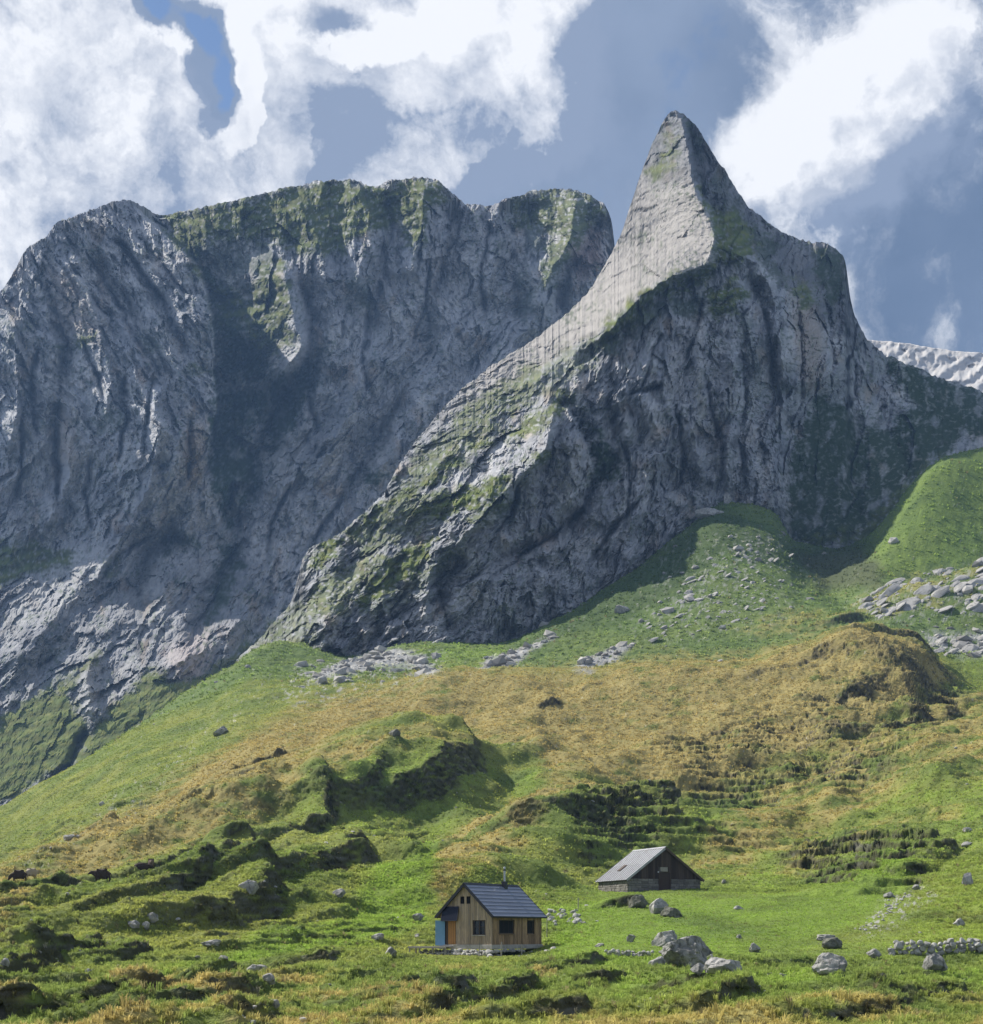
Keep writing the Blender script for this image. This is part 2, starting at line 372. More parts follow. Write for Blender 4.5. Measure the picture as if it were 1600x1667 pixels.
cp += [(330, 1125, 650), (380, 1080, 648), (430, 1035, 650), (470, 985, 660), (500, 1000, 622), (490, 910, 672), (555, 869, 672), (633, 790, 676), (677, 719, 694), (730, 654, 710), (800, 600, 728), (860, 560, 742), (942, 497, 760), (1010, 385, 782), (1060, 240, 806), (1100, 181, 800),
       (600, 960, 620), (560, 930, 640), (650, 900, 636), (700, 850, 640), (720, 780, 656), (800, 760, 646), (800, 860, 628), (850, 930, 621), (880, 850, 634), (900, 680, 660), (850, 680, 680), (950, 800, 648), (900, 600, 696), (960, 560, 700), (1030, 495, 704),
       (1000, 650, 672), (1000, 800, 657), (1100, 560, 690), (1100, 700, 682), (1100, 800, 675), (1200, 560, 708), (1200, 700, 702), (1250, 600, 712), (1250, 770, 706), (970, 900, 639), (900, 960, 625),
       (1165, 390, 732), (1150, 430, 724), (1130, 300, 760), (1110, 220, 786), (1100, 450, 716), (1060, 400, 758), (1000, 460, 750), (1050, 320, 784),
       (1200, 400, 740), (1230, 440, 735), (1160, 500, 710), (1215, 340, 790), (1300, 395, 855), (1350, 420, 868), (1380, 440, 892), (1330, 500, 818), (1340, 600, 800), (1300, 560, 758), (1380, 560, 862), (1360, 680, 835), (1320, 740, 785), (1320, 820, 765),
       (1420, 720, 870), (1420, 600, 915), (1480, 650, 940), (1500, 605, 970), (1600, 640, 1050), (1560, 700, 990), (1450, 780, 850)]
strokes = [
    ([(1261, 578), (1269, 660), (1275, 762)], 7, 6, 8, 'gully'),
    ([(1145, 600), (1161, 680), (1177, 733), (1165, 815)], 7, 6, 8, 'gully'),
    ([(1080, 540), (1060, 590), (1035, 650)], 7, 6, 8, 'gully'),
    ([(1020, 645), (1050, 636), (1085, 628)], 7, 6, 8, 'gully'),
    ([(1247, 500), (1255, 578), (1259, 640)], 7, 6, 8, 'gully'),
    ([(1341, 480), (1357, 578), (1349, 650)], 7, 6, 8, 'gully'),
    ([(1381, 440), (1386, 537), (1392, 665)], 7, 6, 8, 'gully'),
    ([(1096, 650), (1112, 741), (1104, 815)], 7, 6, 8, 'gully'),
    ([(1210, 560), (1216, 640), (1204, 720), (1215, 800)], 7, 6, 8, 'gully'),
    ([(1300, 500), (1306, 590), (1298, 660)], 7, 6, 8, 'gully'),
    ([(1010, 700), (1030, 780), (1012, 880)], 7, 6, 8, 'gully'),
    ([(960, 820), (900, 870), (850, 900), (800, 950)], 7, 6, 8, 'gully'),
    ([(1060, 800), (1000, 850), (960, 930)], 7, 6, 8, 'gully'),
    ([(860, 760), (830, 840), (800, 880)], 7, 6, 8, 'gully'),
    ([(1140, 480), (1130, 540), (1110, 600)], 7, 6, 8, 'gully'),
    ([(1098, 100), (1103, 180), (1122, 250), (1133, 310), (1165, 385), (1152, 428), (1100, 448), (1050, 478), (985, 540), (920, 590)], 17, 90, 14, 'ridge'),
    ([(1165, 395), (1235, 430), (1262, 480), (1270, 560), (1276, 650), (1272, 800)], 10, 30, 26, 'ridge'),
    ([(1215, 440), (1245, 500), (1250, 560), (1262, 640), (1250, 700)], 13, 22, 26, 'gully'),
    ([(1270, 620), (1276, 700), (1268, 815)], 16, 30, 40, 'step'),
    ([(1300, 450), (1325, 500), (1340, 560), (1345, 640)], 10, 40, 22, 'ridge'),
    ([(1378, 430), (1375, 520), (1360, 600), (1350, 660)], 12, 26, 40, 'ridge'),
    ([(900, 655), (925, 668), (950, 720), (965, 770), (950, 820), (900, 880)], 14, 70, 16, 'step'),
    ([(905, 655), (890, 720), (830, 800), (770, 860), (700, 930), (690, 1040)], 9, 70, 18, 'ridge'),
    ([(905, 655), (890, 720), (840, 800)], 12, 40, 18, 'ridge'),
    ([(985, 640), (1010, 730), (985, 780), (930, 850), (870, 890), (790, 930)], 9, 25, 20, 'gully'),
    ([(1060, 540), (1050, 640), (1075, 720), (1050, 800), (1000, 900)], 7, 26, 18, 'ridge'),
    ([(1130, 520), (1140, 600), (1130, 700), (1150, 800)], 7, 30, 20, 'ridge'),
    ([(1190, 540), (1200, 640), (1180, 760), (1170, 810)], 6, 20, 22, 'ridge'),
    ([(640, 900), (620, 950), (640, 1050)], 6, 30, 18, 'ridge'),
    ([(560, 890), (540, 960), (520, 1060)], 6, 30, 20, 'ridge'),
    ([(760, 900), (720, 960), (730, 1040)], 9, 18, 20, 'gully'),
    ([(905, 860), (800, 920), (740, 950), (700, 1000)], 6, 20, 12, 'gully'),
    ([(1440, 580), (1430, 660), (1480, 760), (1470, 820)], 12, 30, 40, 'gully'),
    ([(1410, 556), (1400, 650), (1420, 740), (1400, 860)], 9, 24, 34, 'ridge'),
]
def ang_crag(x, y):
    w3 = sst(-10, 14, poly_in(x, y, SLAB)); w2 = sst(900, 760, x + 0.3 * (y - 800)) * (1 - w3); w1 = np.clip(1 - w3 - w2, 0, 1)
    wv = sst(-0.1, 0.3, fbm(x / 120, y / 120, 2, 55))
    return [(6, w1 * (1 - wv)), (24, w1 * wv), (44, w2), (66, w3)]
SLAB = [(1100, 175), (1125, 260), (1135, 310), (1167, 385), (1152, 430), (1100, 448), (1050, 478), (985, 535), (900, 590), (800, 650), (700, 760), (640, 800), (620, 760), (760, 600), (930, 490), (1000, 380), (1060, 220)]
def det_crag(x, y):
    d = poly_in(x, y, SLAB); up = sst(640, 540, y)
    k = 1 - 0.80 * sst(-6, 12, d) * (0.35 + 0.65 * up)
    return 0.62, k * (1 - 0.3 * sst(1290, 1330, x) * sst(640, 700, y))
def ext_crag(PX, PY, x, y, C, nn):
    d = poly_in(x, y, SLAB)
    st = np.sin((PY * 1.0 + PX * 0.42 + 7 * fbm(PX / 40, PY / 30, 3, 77)) / 2.4)
    pale = np.array((0.385, 0.362, 0.335)) * (1 + 0.16 * nn[..., None] + 0.05 * st[..., None])
    C = mixc(C, pale, sst(-3, 8, d) * sst(230, 330, y + 12 * nn) * sst(760, 560, y + 30 * nn))
    C = C * (1 - 0.36 * sst(-8, 12, poly_in(x, y, [(1040, 150), (1160, 150), (1150, 270), (1120, 300), (1060, 300), (1040, 280)]) + 10 * nn))[..., None]  # weaker light on the peak tip put into the rock colour
    C = C * (1 - 0.45 * sst(-6, 8, poly_in(x, y, [(1108, 170), (1240, 170), (1420, 360), (1420, 600), (1340, 520), (1230, 420), (1170, 380), (1135, 300)]) + 8 * nn))[..., None]  # dark rock right of the ridge, its shaded side deepened in the colour
    och = poly_in(x, y, [(1290, 480), (1330, 500), (1345, 560), (1340, 640), (1310, 640), (1290, 560)])
    C = mixc(C, OCHRE * 1.05, 0.5 * sst(-10, 12, och + 10 * nn))
    C = mixc(C, np.array((0.40, 0.38, 0.31)), 0.5 * sst(-6, 10, poly_in(x, y, [(1130, 610), (1145, 600), (1150, 680), (1135, 700)]) + 8 * nn))
    # right hand gully of pale rubble
    for pl in ([(1455, 600), (1490, 640), (1560, 690)], [(1405, 705), (1445, 740), (1470, 760), (1468, 800)], [(1368, 790), (1362, 850)], [(1390, 785), (1386, 830)], [(1475, 770), (1470, 800)]):
        dd, _, _ = seg_dist(x, y, pl); C = mixc(C, GR_LIGHT, sst(7, 2, dd + 4 * nn))
    return C
grass_c = [([(1056, 275), (1072, 248), (1092, 250), (1075, 290), (1060, 290)], .8), ([(1078, 225), (1095, 200), (1110, 240), (1100, 280), (1080, 262)], .45),
    ([(1136, 300), (1160, 345), (1195, 345), (1225, 380), (1230, 418), (1180, 435), (1150, 440), (1168, 390), (1148, 340)], .95),
    ([(1148, 475), (1190, 455), (1215, 470), (1205, 508), (1170, 524), (1143, 508)], .95),
    ([(1170, 430), (1120, 440), (1070, 458), (1030, 488), (965, 548), (990, 562), (1040, 520), (1070, 480), (1150, 460)], .95),
    ([(1294, 455), (1312, 462), (1332, 492), (1300, 505)], .9),
    ([(498, 912), (530, 876), (562, 876), (548, 908), (510, 925)], 1), ([(560, 868), (640, 805), (700, 760), (740, 732), (790, 712), (800, 722), (730, 770), (690, 800), (620, 850), (570, 885)], .9),
    ([(670, 835), (720, 800), (830, 775), (826, 800), (760, 832), (700, 850)], 1), ([(575, 985), (610, 930), (650, 895), (710, 872), (700, 915), (640, 960), (585, 1000)], 1), ([(560, 870), (640, 810), (720, 790), (760, 820), (680, 870), (600, 905)], .7), ([(920, 560), (990, 540), (960, 600), (900, 640), (860, 650)], .55),
    ([(470, 990), (540, 930), (600, 900), (640, 905), (600, 950), (560, 1000), (520, 1010)], .75), ([(630, 810), (690, 730), (770, 650), (880, 590), (910, 610), (810, 700), (730, 770), (650, 820)], .72), ([(600, 980), (680, 930), (760, 880), (740, 920), (660, 980), (610, 1010)], .5), ([(740, 850), (800, 810), (840, 815), (790, 850)], .7), ([(855, 750), (885, 735), (892, 750), (870, 758)], .9), ([(820, 705), (915, 640), (935, 650), (870, 705), (830, 720)], .9), ([(930, 560), (900, 600), (820, 660), (780, 690), (860, 600)], .45),
    ([(340, 1200), (340, 1120), (430, 1030), (470, 985), (540, 935), (556, 955), (520, 1010), (500, 1110)], .62), ([(1300, 880), (1400, 860), (1500, 760), (1620, 720), (1620, 900)], .6)]
dark_c = [([(1335, 640), (1300, 700), (1283, 760), (1285, 890), (1420, 895), (1480, 800), (1560, 720), (1640, 700), (1640, 650), (1500, 600), (1430, 575), (1480, 660), (1450, 700), (1400, 690), (1360, 650)], .95),
    ([(925, 640), (960, 690), (1020, 750), (990, 790), (960, 765), (965, 720), (940, 680)], 1), ([(1000, 540), (1070, 485), (1150, 470), (1140, 520), (1060, 520), (1000, 575), (960, 590)], .75),
    ([(1190, 330), (1260, 400), (1290, 480), (1240, 430), (1180, 330)], .6), ([(1120, 200), (1160, 260), (1220, 345), (1190, 340), (1140, 290)], .4), ([(1320, 395), (1375, 410), (1380, 470), (1350, 500), (1325, 440)], .75),
    ([(700, 900), (760, 880), (720, 960), (690, 940)], .4), ([(790, 800), (850, 820), (830, 850), (790, 850)], .5), ([(1210, 500), (1250, 560), (1240, 640), (1200, 600)], .4)]
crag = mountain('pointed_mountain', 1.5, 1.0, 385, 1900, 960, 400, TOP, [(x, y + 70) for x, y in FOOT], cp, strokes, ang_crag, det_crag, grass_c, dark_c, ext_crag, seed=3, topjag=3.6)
tag(crag, 'steep grey limestone mountain with a sharp pointed peak and pale slab', kind='structure')

# ---- the broad massif behind
TOPM = [(-260, 560), (-60, 520), (0, 477), (20, 450), (42, 405), (75, 390), (92, 362), (120, 355), (150, 343), (180, 333), (205, 326), (225, 334), (262, 352), (330, 338), (420, 318), (470, 306), (520, 296), (572, 294), (612, 306), (640, 294), (682, 289), (715, 296), (735, 315), (755, 333), (800, 335), (840, 322), (870, 311), (930, 308), (960, 318), (985, 334), (996, 358), (1000, 390), (1003, 430), (1010, 520), (1030, 640)]
BOTM = [(-260, 1450), (0, 1400), (300, 1260), (500, 1100), (700, 1000), (1030, 900)]
cm = [(0, 480, 1290), (100, 360, 1320), (205, 328, 1345), (60, 600, 1235), (100, 750, 1210), (100, 880, 1195), (250, 480, 1245), (300, 420, 1265), (330, 520, 1220), (330, 700, 1195), (250, 800, 1180), (200, 900, 1165), (170, 600, 1215),
      (-200, 600, 1290), (-200, 900, 1200), (-200, 1150, 1040), (-200, 1400, 960), (0, 960, 1165), (0, 1090, 1070), (100, 1020, 1105), (200, 1050, 1060), (100, 1120, 1030), (0, 1180, 1010), (0, 1300, 940), (140, 1180, 985), (140, 1300, 930), (300, 1110, 985), (300, 1250, 940),
      (262, 352, 1400), (330, 340, 1430), (420, 320, 1450), (570, 296, 1470), (690, 290, 1480), (800, 335, 1490), (930, 308, 1480), (990, 350, 1470), (1000, 450, 1450),
      (360, 480, 1330), (380, 600, 1310), (380, 700, 1290), (400, 800, 1260), (430, 440, 1340), (460, 500, 1310), (440, 560, 1300), (550, 420, 1375), (550, 520, 1345), (550, 650, 1310), (550, 800, 1262), (500, 900, 1225),
      (650, 400, 1400), (650, 520, 1365), (650, 650, 1335), (600, 780, 1290), (620, 900, 1240), (750, 420, 1420), (760, 540, 1390), (780, 640, 1370), (850, 400, 1425), (860, 520, 1400), (930, 400, 1425), (930, 500, 1405),
      (350, 900, 1205), (330, 1000, 1140), (420, 1000, 1150), (500, 1000, 1170), (250, 960, 1150), (400, 1100, 1080), (700, 1000, 1200), (1030, 640, 1400), (1030, 900, 1340)]
strokes = [
    ([(147, 415), (205, 520), (263, 620)], 8, 6, 9, 'gully'),
    ([(182, 384), (230, 440), (279, 510)], 8, 6, 9, 'gully'),
    ([(217, 376), (260, 420), (310, 495)], 8, 6, 9, 'gully'),
    ([(132, 554), (155, 610), (174, 665)], 8, 6, 9, 'gully'),
    ([(116, 434), (150, 480), (186, 530)], 8, 6, 9, 'gully'),
    ([(93, 700), (95, 760), (89, 840)], 8, 6, 9, 'gully'),
    ([(248, 610), (240, 690), (232, 760)], 8, 6, 9, 'gully'),
    ([(310, 670), (308, 730), (302, 800)], 8, 6, 9, 'gully'),
    ([(60, 560), (50, 640), (60, 720)], 8, 6, 9, 'gully'),
    ([(200, 600), (205, 680), (190, 760)], 8, 6, 9, 'gully'),
    ([(30, 660), (36, 740), (24, 830)], 8, 6, 9, 'gully'),
    ([(150, 740), (140, 800), (150, 870)], 8, 6, 9, 'gully'),
    ([(520, 560), (505, 640), (520, 720)], 8, 6, 9, 'gully'),
    ([(600, 500), (590, 580), (610, 660)], 8, 6, 9, 'gully'),
    ([(700, 420), (690, 500), (660, 580)], 8, 6, 9, 'gully'),
    ([(800, 360), (780, 440), (790, 520)], 8, 6, 9, 'gully'),
    ([(270, 860), (200, 900), (140, 960)], 8, 6, 9, 'gully'),
    ([(480, 780), (440, 850), (430, 930)], 8, 6, 9, 'gully'),
    ([(560, 800), (520, 860), (500, 930)], 8, 6, 9, 'gully'),
    ([(205, 326), (270, 385), (322, 440), (342, 500), (350, 600), (352, 660), (338, 740), (325, 800)], 62, 40, 70, 'step'),
    ([(760, 500), (700, 620), (640, 730), (600, 800)], 12, 30, 40, 'ridge'), ([(900, 480), (820, 580), (740, 680)], 12, 36, 30, 'ridge'), ([(620, 560), (560, 680), (500, 800)], 14, 30, 36, 'ridge'), ([(660, 640), (600, 740), (540, 840)], 10, 20, 26, 'gully'),
    ([(375, 780), (362, 830), (350, 860)], 22, 14, 30, 'step'),
    ([(150, 400), (200, 480), (250, 560), (290, 640)], 13, 26, 16, 'gully'),
    ([(190, 380), (245, 460), (290, 540), (320, 600)], 13, 20, 14, 'gully'),
    ([(110, 400), (160, 520), (180, 620), (170, 700)], 12, 46, 20, 'ridge'),
    ([(60, 420), (110, 560), (90, 680), (95, 820)], 12, 20, 22, 'gully'),
    ([(240, 600), (262, 700), (240, 800), (180, 900), (130, 980)], 13, 40, 26, 'ridge'),
    ([(120, 690), (110, 780), (60, 880)], 9, 22, 20, 'ridge'), ([(300, 690), (275, 780), (240, 870)], 9, 22, 18, 'ridge'),
    ([(20, 500), (30, 620), (10, 760)], 12, 30, 22, 'ridge'),
    ([(455, 420), (475, 500), (490, 560), (470, 600), (440, 640)], 26, 50, 26, 'ridge'),
    ([(490, 440), (510, 520), (500, 600), (450, 660), (420, 740), (400, 850)], 16, 20, 34, 'gully'),
    ([(570, 296), (600, 350), (590, 420), (570, 500)], 14, 40, 30, 'ridge'), ([(690, 292), (690, 340), (675, 400), (660, 460)], 18, 40, 26, 'ridge'),
    ([(480, 320), (520, 390), (540, 470)], 10, 30, 24, 'ridge'), ([(630, 310), (640, 380), (620, 470), (600, 560)], 12, 26, 26, 'gully'),
    ([(735, 320), (740, 400), (700, 500), (690, 620)], 14, 30, 40, 'gully'),
    ([(870, 315), (850, 380), (835, 450), (850, 540)], 14, 36, 26, 'gully'), ([(940, 312), (930, 380), (895, 450), (870, 520)], 18, 34, 26, 'ridge'),
    ([(985, 345), (960, 400), (925, 450), (905, 540)], 12, 26, 26, 'gully'),
    ([(300, 860), (240, 900), (220, 960), (240, 1010)], 22, 26, 40, 'gully'), ([(400, 820), (370, 920), (330, 1000), (300, 1060)], 16, 26, 26, 'gully'),
    ([(430, 940), (400, 1000), (330, 1060), (270, 1090)], 10, 30, 24, 'ridge'), ([(170, 880), (120, 960), (60, 1040), (0, 1100)], 12, 60, 40, 'ridge'),
    ([(145, 1180), (115, 1240), (60, 1300)], 8, 14, 14, 'gully'), ([(160, 1060), (140, 1110), (150, 1170)], 12, 20, 24, 'ridge'),
]
def ang_m(x, y):
    lf = sst(400, 330, x); ap = sst(870, 960, y + 30 * fbm(x / 60, y / 60, 2, 4)) * sst(440, 320, x)
    up = lf * sst(820, 640, y); wv = sst(-0.15, 0.25, fbm(x / 110, y / 110, 2, 56))
    rest = np.clip(1 - up - ap, 0, 1)
    return [(-30, up), (46, ap * (1 - up)), (4, rest * (1 - wv) * 0.6), (34, rest * (wv + .5) * sst(420, 620, y)), (-18, rest * wv * sst(620, 480, y))]
def det_m(x, y): return 1.12, 1 - 0.25 * sst(900, 1000, y) * sst(350, 250, x)
def ext_m(PX, PY, x, y, C, nn):
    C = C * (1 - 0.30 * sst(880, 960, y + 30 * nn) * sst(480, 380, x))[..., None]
    for pl, c, k in (([(70, 430), (110, 450), (170, 540), (150, 560), (110, 540)], OCHRE, .45), ([(95, 660), (120, 680), (120, 760), (100, 750)], OCHRE, .5), ([(300, 700), (335, 680), (330, 790), (295, 800)], OCHRE * 1.1, .6),
                     ([(920, 400), (980, 370), (985, 430), (940, 470)], np.array((.36, .24, .19)), .6), ([(40, 910), (220, 870), (150, 960), (0, 1060)], GR_LIGHT * .95, .4), ([(330, 800), (375, 785), (360, 850), (330, 850)], GR_LIGHT, .5),
                     ([(260, 1060), (340, 1020), (350, 1070), (300, 1115)], np.array((.44, .38, .36)), .6), ([(120, 1110), (170, 1080), (180, 1120), (150, 1170)], GR_LIGHT, .5)):
        C = mixc(C, c, k * sst(-14, 14, poly_in(x, y, pl) + 14 * nn))
    return C
grass_m = [([(262, 352), (330, 338), (420, 318), (520, 296), (572, 294), (620, 306), (680, 290), (715, 300), (722, 322), (695, 350), (690, 405), (665, 405), (650, 360), (600, 380), (560, 410), (500, 415), (470, 400), (400, 390), (330, 400), (300, 410), (270, 370)], .97),
    ([(425, 435), (458, 418), (478, 500), (472, 560), (435, 572), (392, 532), (358, 518), (343, 465), (378, 470), (405, 482)], .95),
    ([(820, 332), (870, 312), (930, 308), (962, 318), (990, 338), (965, 380), (935, 410), (905, 460), (878, 478), (888, 430), (900, 380), (860, 370), (830, 356)], .85),
    ([(98, 566), (130, 555), (162, 543), (140, 566)], .9), ([(35, 525), (60, 525), (50, 548)], .7), ([(300, 430), (320, 425), (330, 450), (310, 452)], .9), ([(300, 600), (330, 590), (345, 605), (320, 612)], .8),
    ([(-60, 880), (0, 878), (60, 885), (122, 903), (100, 925), (40, 930), (0, 960), (-60, 980)], 1), ([(165, 930), (190, 905), (195, 920), (175, 945)], .8), ([(100, 1110), (165, 1052), (160, 1080), (110, 1130)], .8),
    ([(-260, 1190), (0, 1172), (60, 1130), (100, 1110), (135, 1170), (145, 1190), (120, 1240), (0, 1310), (-260, 1400)], 1), ([(110, 1260), (145, 1190), (200, 1130), (250, 1090), (290, 1110), (340, 1090), (480, 980), (520, 1000), (300, 1300), (0, 1420), (0, 1330)], 1)]
dark_m = [([(268, 365), (320, 400), (345, 450), (380, 470), (395, 525), (440, 580), (425, 640), (405, 700), (425, 770), (400, 840), (375, 865), (345, 800), (340, 700), (352, 620), (347, 520), (330, 440), (285, 405)], .95),
    ([(405, 640), (500, 590), (520, 605), (480, 690), (440, 745), (425, 700)], .9), ([(330, 400), (420, 380), (460, 420), (400, 460), (350, 440)], .6), ([(560, 450), (600, 440), (605, 510), (570, 510)], .7), ([(360, 870), (400, 900), (370, 990), (335, 1020), (345, 940)], .85),
    ([(260, 870), (310, 870), (330, 890), (270, 900)], .8), ([(590, 765), (640, 770), (640, 785), (600, 782)], 1), ([(840, 340), (900, 360), (880, 420), (850, 400)], .6), ([(840, 430), (870, 480), (860, 540), (830, 500)], .6), ([(230, 545), (265, 550), (260, 580), (240, 570)], .7), ([(150, 680), (200, 665), (205, 690), (160, 700)], .7)]
cm = [(x, y, (1225 + (d - 1200) * 0.55) if y < 940 else d) for x, y, d in cm]
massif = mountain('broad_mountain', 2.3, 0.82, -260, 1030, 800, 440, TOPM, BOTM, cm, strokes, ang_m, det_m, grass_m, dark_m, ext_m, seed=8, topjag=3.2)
tag(massif, 'broad blue grey limestone mountain wall with a grassy rounded skyline', kind='structure')

# ---- pale ridge far off on the right
px = np.linspace(1340, 2000, 330); nr = 70
tp = np.interp(px, [1340, 1415, 1450, 1500, 1560, 1600, 1800], [560, 553, 556, 563, 572, 574, 590]) + 3 * fbm(px / 25, px * 0, 5, 90)
v = np.linspace(0, 1, nr)[:, None]; PY = 720 * (1 - v) + tp[None] * v; PX = np.repeat(px[None], nr, 0)
DD = 2500 + 500 * v + 42 * (0.5 - ridged((PX + .6 * PY) / 40, PY / 40, 6, 91)) + 12 * facets(PX / 14, PY / 9, 92)[0]
CC = mixc(np.broadcast_to(GR_LIGHT, PX.shape + (3,)), (0.56, 0.53, 0.50), sst(-.3, .4, fbm(PX / 12, PY / 8, 5, 93)))
k = np.arange(1, 9)[:, None]; t = (HY - PY) / FPX; s = (PX - 800) / FPX; Db = DD[-1][None] + 60 * k
far = grid_mesh('distant_mountain', np.vstack([s * DD, s[-1][None] * Db]), np.vstack([DD, Db]), np.vstack([t * DD, (t * DD)[-1][None] - 14 * k * k]), np.concatenate([CC, np.repeat(CC[-1:], 8, 0)], 0), ROCKM)
tag(far, 'pale bare rock ridge in the far distance on the right', kind='structure')

# ------------------------------------------------------------------ the ground: one height sheet, from the camera's feet over the meadows to the far valley
def Ln(pts, D=None): return [(p[0], p[1], p[2] if len(p) > 2 else D) for p in pts]
LAY = [
    Ln([(0, 1695), (400, 1700), (800, 1690), (1200, 1688), (1600, 1690)], 56),
    Ln([(0, 1625), (200, 1622), (400, 1632), (600, 1620), (800, 1612), (1000, 1612), (1200, 1602), (1400, 1618), (1600, 1625)], 78),
    Ln([(0, 1572), (200, 1568), (400, 1566), (600, 1560), (680, 1561), (850, 1561), (900, 1553), (1000, 1550), (1200, 1550), (1400, 1552), (1600, 1552)], 103),
    Ln([(0, 1535), (400, 1538), (600, 1538), (670, 1554), (850, 1555), (895, 1542), (1000, 1530), (1200, 1528), (1400, 1525), (1600, 1518)], 118),
    Ln([(0, 1508), (200, 1500), (400, 1512), (600, 1505), (700, 1503), (800, 1502), (900, 1500), (1000, 1492), (1200, 1490), (1400, 1486), (1600, 1462)], 140),
    Ln([(0, 1470), (200, 1468), (400, 1455), (600, 1465), (700, 1455), (800, 1447), (900, 1452), (970, 1456), (1020, 1452), (1150, 1449), (1300, 1446), (1450, 1425), (1600, 1392)], 171),
    Ln([(0, 1456), (200, 1448), (400, 1425), (600, 1440), (700, 1442), (800, 1425), (900, 1435), (970, 1446), (1020, 1446), (1150, 1444), (1300, 1428), (1450, 1400), (1600, 1365)], 188),
    Ln([(0, 1430), (200, 1402), (400, 1368), (500, 1372), (600, 1385), (700, 1418), (750, 1410), (850, 1372), (950, 1382), (1050, 1378), (1150, 1388), (1300, 1385), (1400, 1352), (1500, 1342), (1600, 1312)], 230),
    Ln([(0, 1398), (200, 1325), (400, 1268), (500, 1252), (600, 1240), (700, 1241), (760, 1246), (830, 1300), (900, 1290), (1000, 1290), (1100, 1285), (1250, 1300), (1330, 1288), (1400, 1265), (1500, 1230), (1600, 1195)], 300),
    Ln([(0, 1366), (200, 1262), (400, 1188), (600, 1178), (700, 1192), (760, 1215), (850, 1200), (1000, 1190), (1100, 1182), (1250, 1180), (1350, 1178), (1450, 1190), (1520, 1195), (1600, 1160)], 370),
    Ln([(0, 1340, 415), (200, 1218, 430), (400, 1135, 440), (600, 1120, 440), (720, 1095, 440), (880, 1094, 440), (1080, 1075, 440), (1200, 1075, 440), (1280, 1055, 440), (1400, 1049, 440), (1480, 1060, 440), (1560, 1108, 440), (1600, 1122, 440)]),
    Ln([(0, 1322, 445), (200, 1200, 470), (400, 1108, 470), (600, 1116, 470), (720, 1101, 470), (880, 1100, 470), (1080, 1084, 470), (1200, 1083, 470), (1280, 1064, 470), (1400, 1056, 470), (1480, 1062, 470), (1560, 1078, 470), (1600, 1075, 470)]),
    Ln([(0, 1350, 530), (100, 1266, 515), (200, 1195, 510), (300, 1123, 525), (400, 1075, 530), (500, 1086, 530), (640, 1078, 530), (720, 1076, 530), (850, 1062, 530), (1000, 1035, 530), (1100, 1018, 530), (1200, 1005, 530), (1300, 1000, 530), (1370, 1004, 520), (1450, 1022, 505), (1600, 1030, 500)]),
    Ln([(0, 1410, 630), (100, 1340, 610), (200, 1270, 600), (300, 1160, 585), (400, 1064, 572), (450, 1042, 585), (500, 1046, 590), (540, 1066, 590), (560, 1073, 590), (640, 1052, 593), (700, 1047, 601), (830, 1046, 606), (940, 986, 626), (1040, 921, 651), (1110, 869, 671), (1165, 814, 701), (1260, 821, 711), (1290, 884, 690), (1340, 945, 620), (1370, 985, 560), (1420, 965, 545), (1480, 950, 543), (1540, 932, 543), (1600, 915, 543), (1700, 890, 543)]),
    Ln([(0, 1480, 730), (300, 1260, 720), (450, 1100, 720), (500, 1080, 720), (700, 1090, 720), (940, 1030, 730), (1110, 920, 750), (1200, 870, 760), (1260, 868, 765), (1300, 879, 750), (1340, 890, 735), (1390, 903, 660), (1420, 918, 590), (1440, 935, 578), (1500, 950, 572), (1600, 943, 570)]),
    Ln([(0, 1500), (500, 1200), (900, 1100), (1200, 960), (1300, 905), (1385, 893, 780), (1410, 876, 680), (1430, 858, 655), (1460, 818, 650), (1500, 764, 650), (1530, 742, 655), (1560, 732, 660), (1600, 725, 668), (1700, 715, 680)], 790),
    Ln([(0, 1510), (500, 1300), (900, 1200), (1200, 1060), (1300, 1000), (1400, 960), (1500, 880), (1600, 860)], 900),
    Ln([(0, 1500), (1600, 1300)], 2500), Ln([(0, 1512), (1600, 1500)], 9000)]
gpx = np.concatenate([np.linspace(-900, -60, 60, endpoint=False), np.linspace(-60, 1660, 960, endpoint=False), np.linspace(1660, 2500, 60)])
rowD = np.concatenate([np.geomspace(0.6, 50, 40, endpoint=False), np.linspace(50, 140, 420, endpoint=False), np.geomspace(140, 310, 400, endpoint=False),
                       np.geomspace(310, 480, 200, endpoint=False), np.geomspace(480, 830, 180, endpoint=False), np.geomspace(830, 9000, 24)])
rowW = np.concatenate([np.ones(40), np.full(420, .42), np.full(400, .42), np.full(200, .45), np.full(180, .55), np.ones(24)])
NC, NR = len(gpx), len(rowD)
KL = [np.full(NC, math.log(1.0)), np.full(NC, math.log(22.0)), np.full(NC, math.log(40.0))]
KT = [np.full(NC, -1.75 / 1.0), np.full(NC, -3.3 / 22), np.full(NC, -3.7 / 40)]
_cx = np.linspace(-900, 2500, 1701)
for L in LAY:
    x, y, d = zip(*L)
    yy = np.interp(gpx, _cx, gsm(np.interp(_cx, x, y), 7)); dd = np.interp(gpx, _cx, gsm(np.interp(_cx, x, d), 7))
    KL.append(np.log(dd)); KT.append((HY - yy) / FPX)
KL = np.array(KL); KT = np.array(KT)
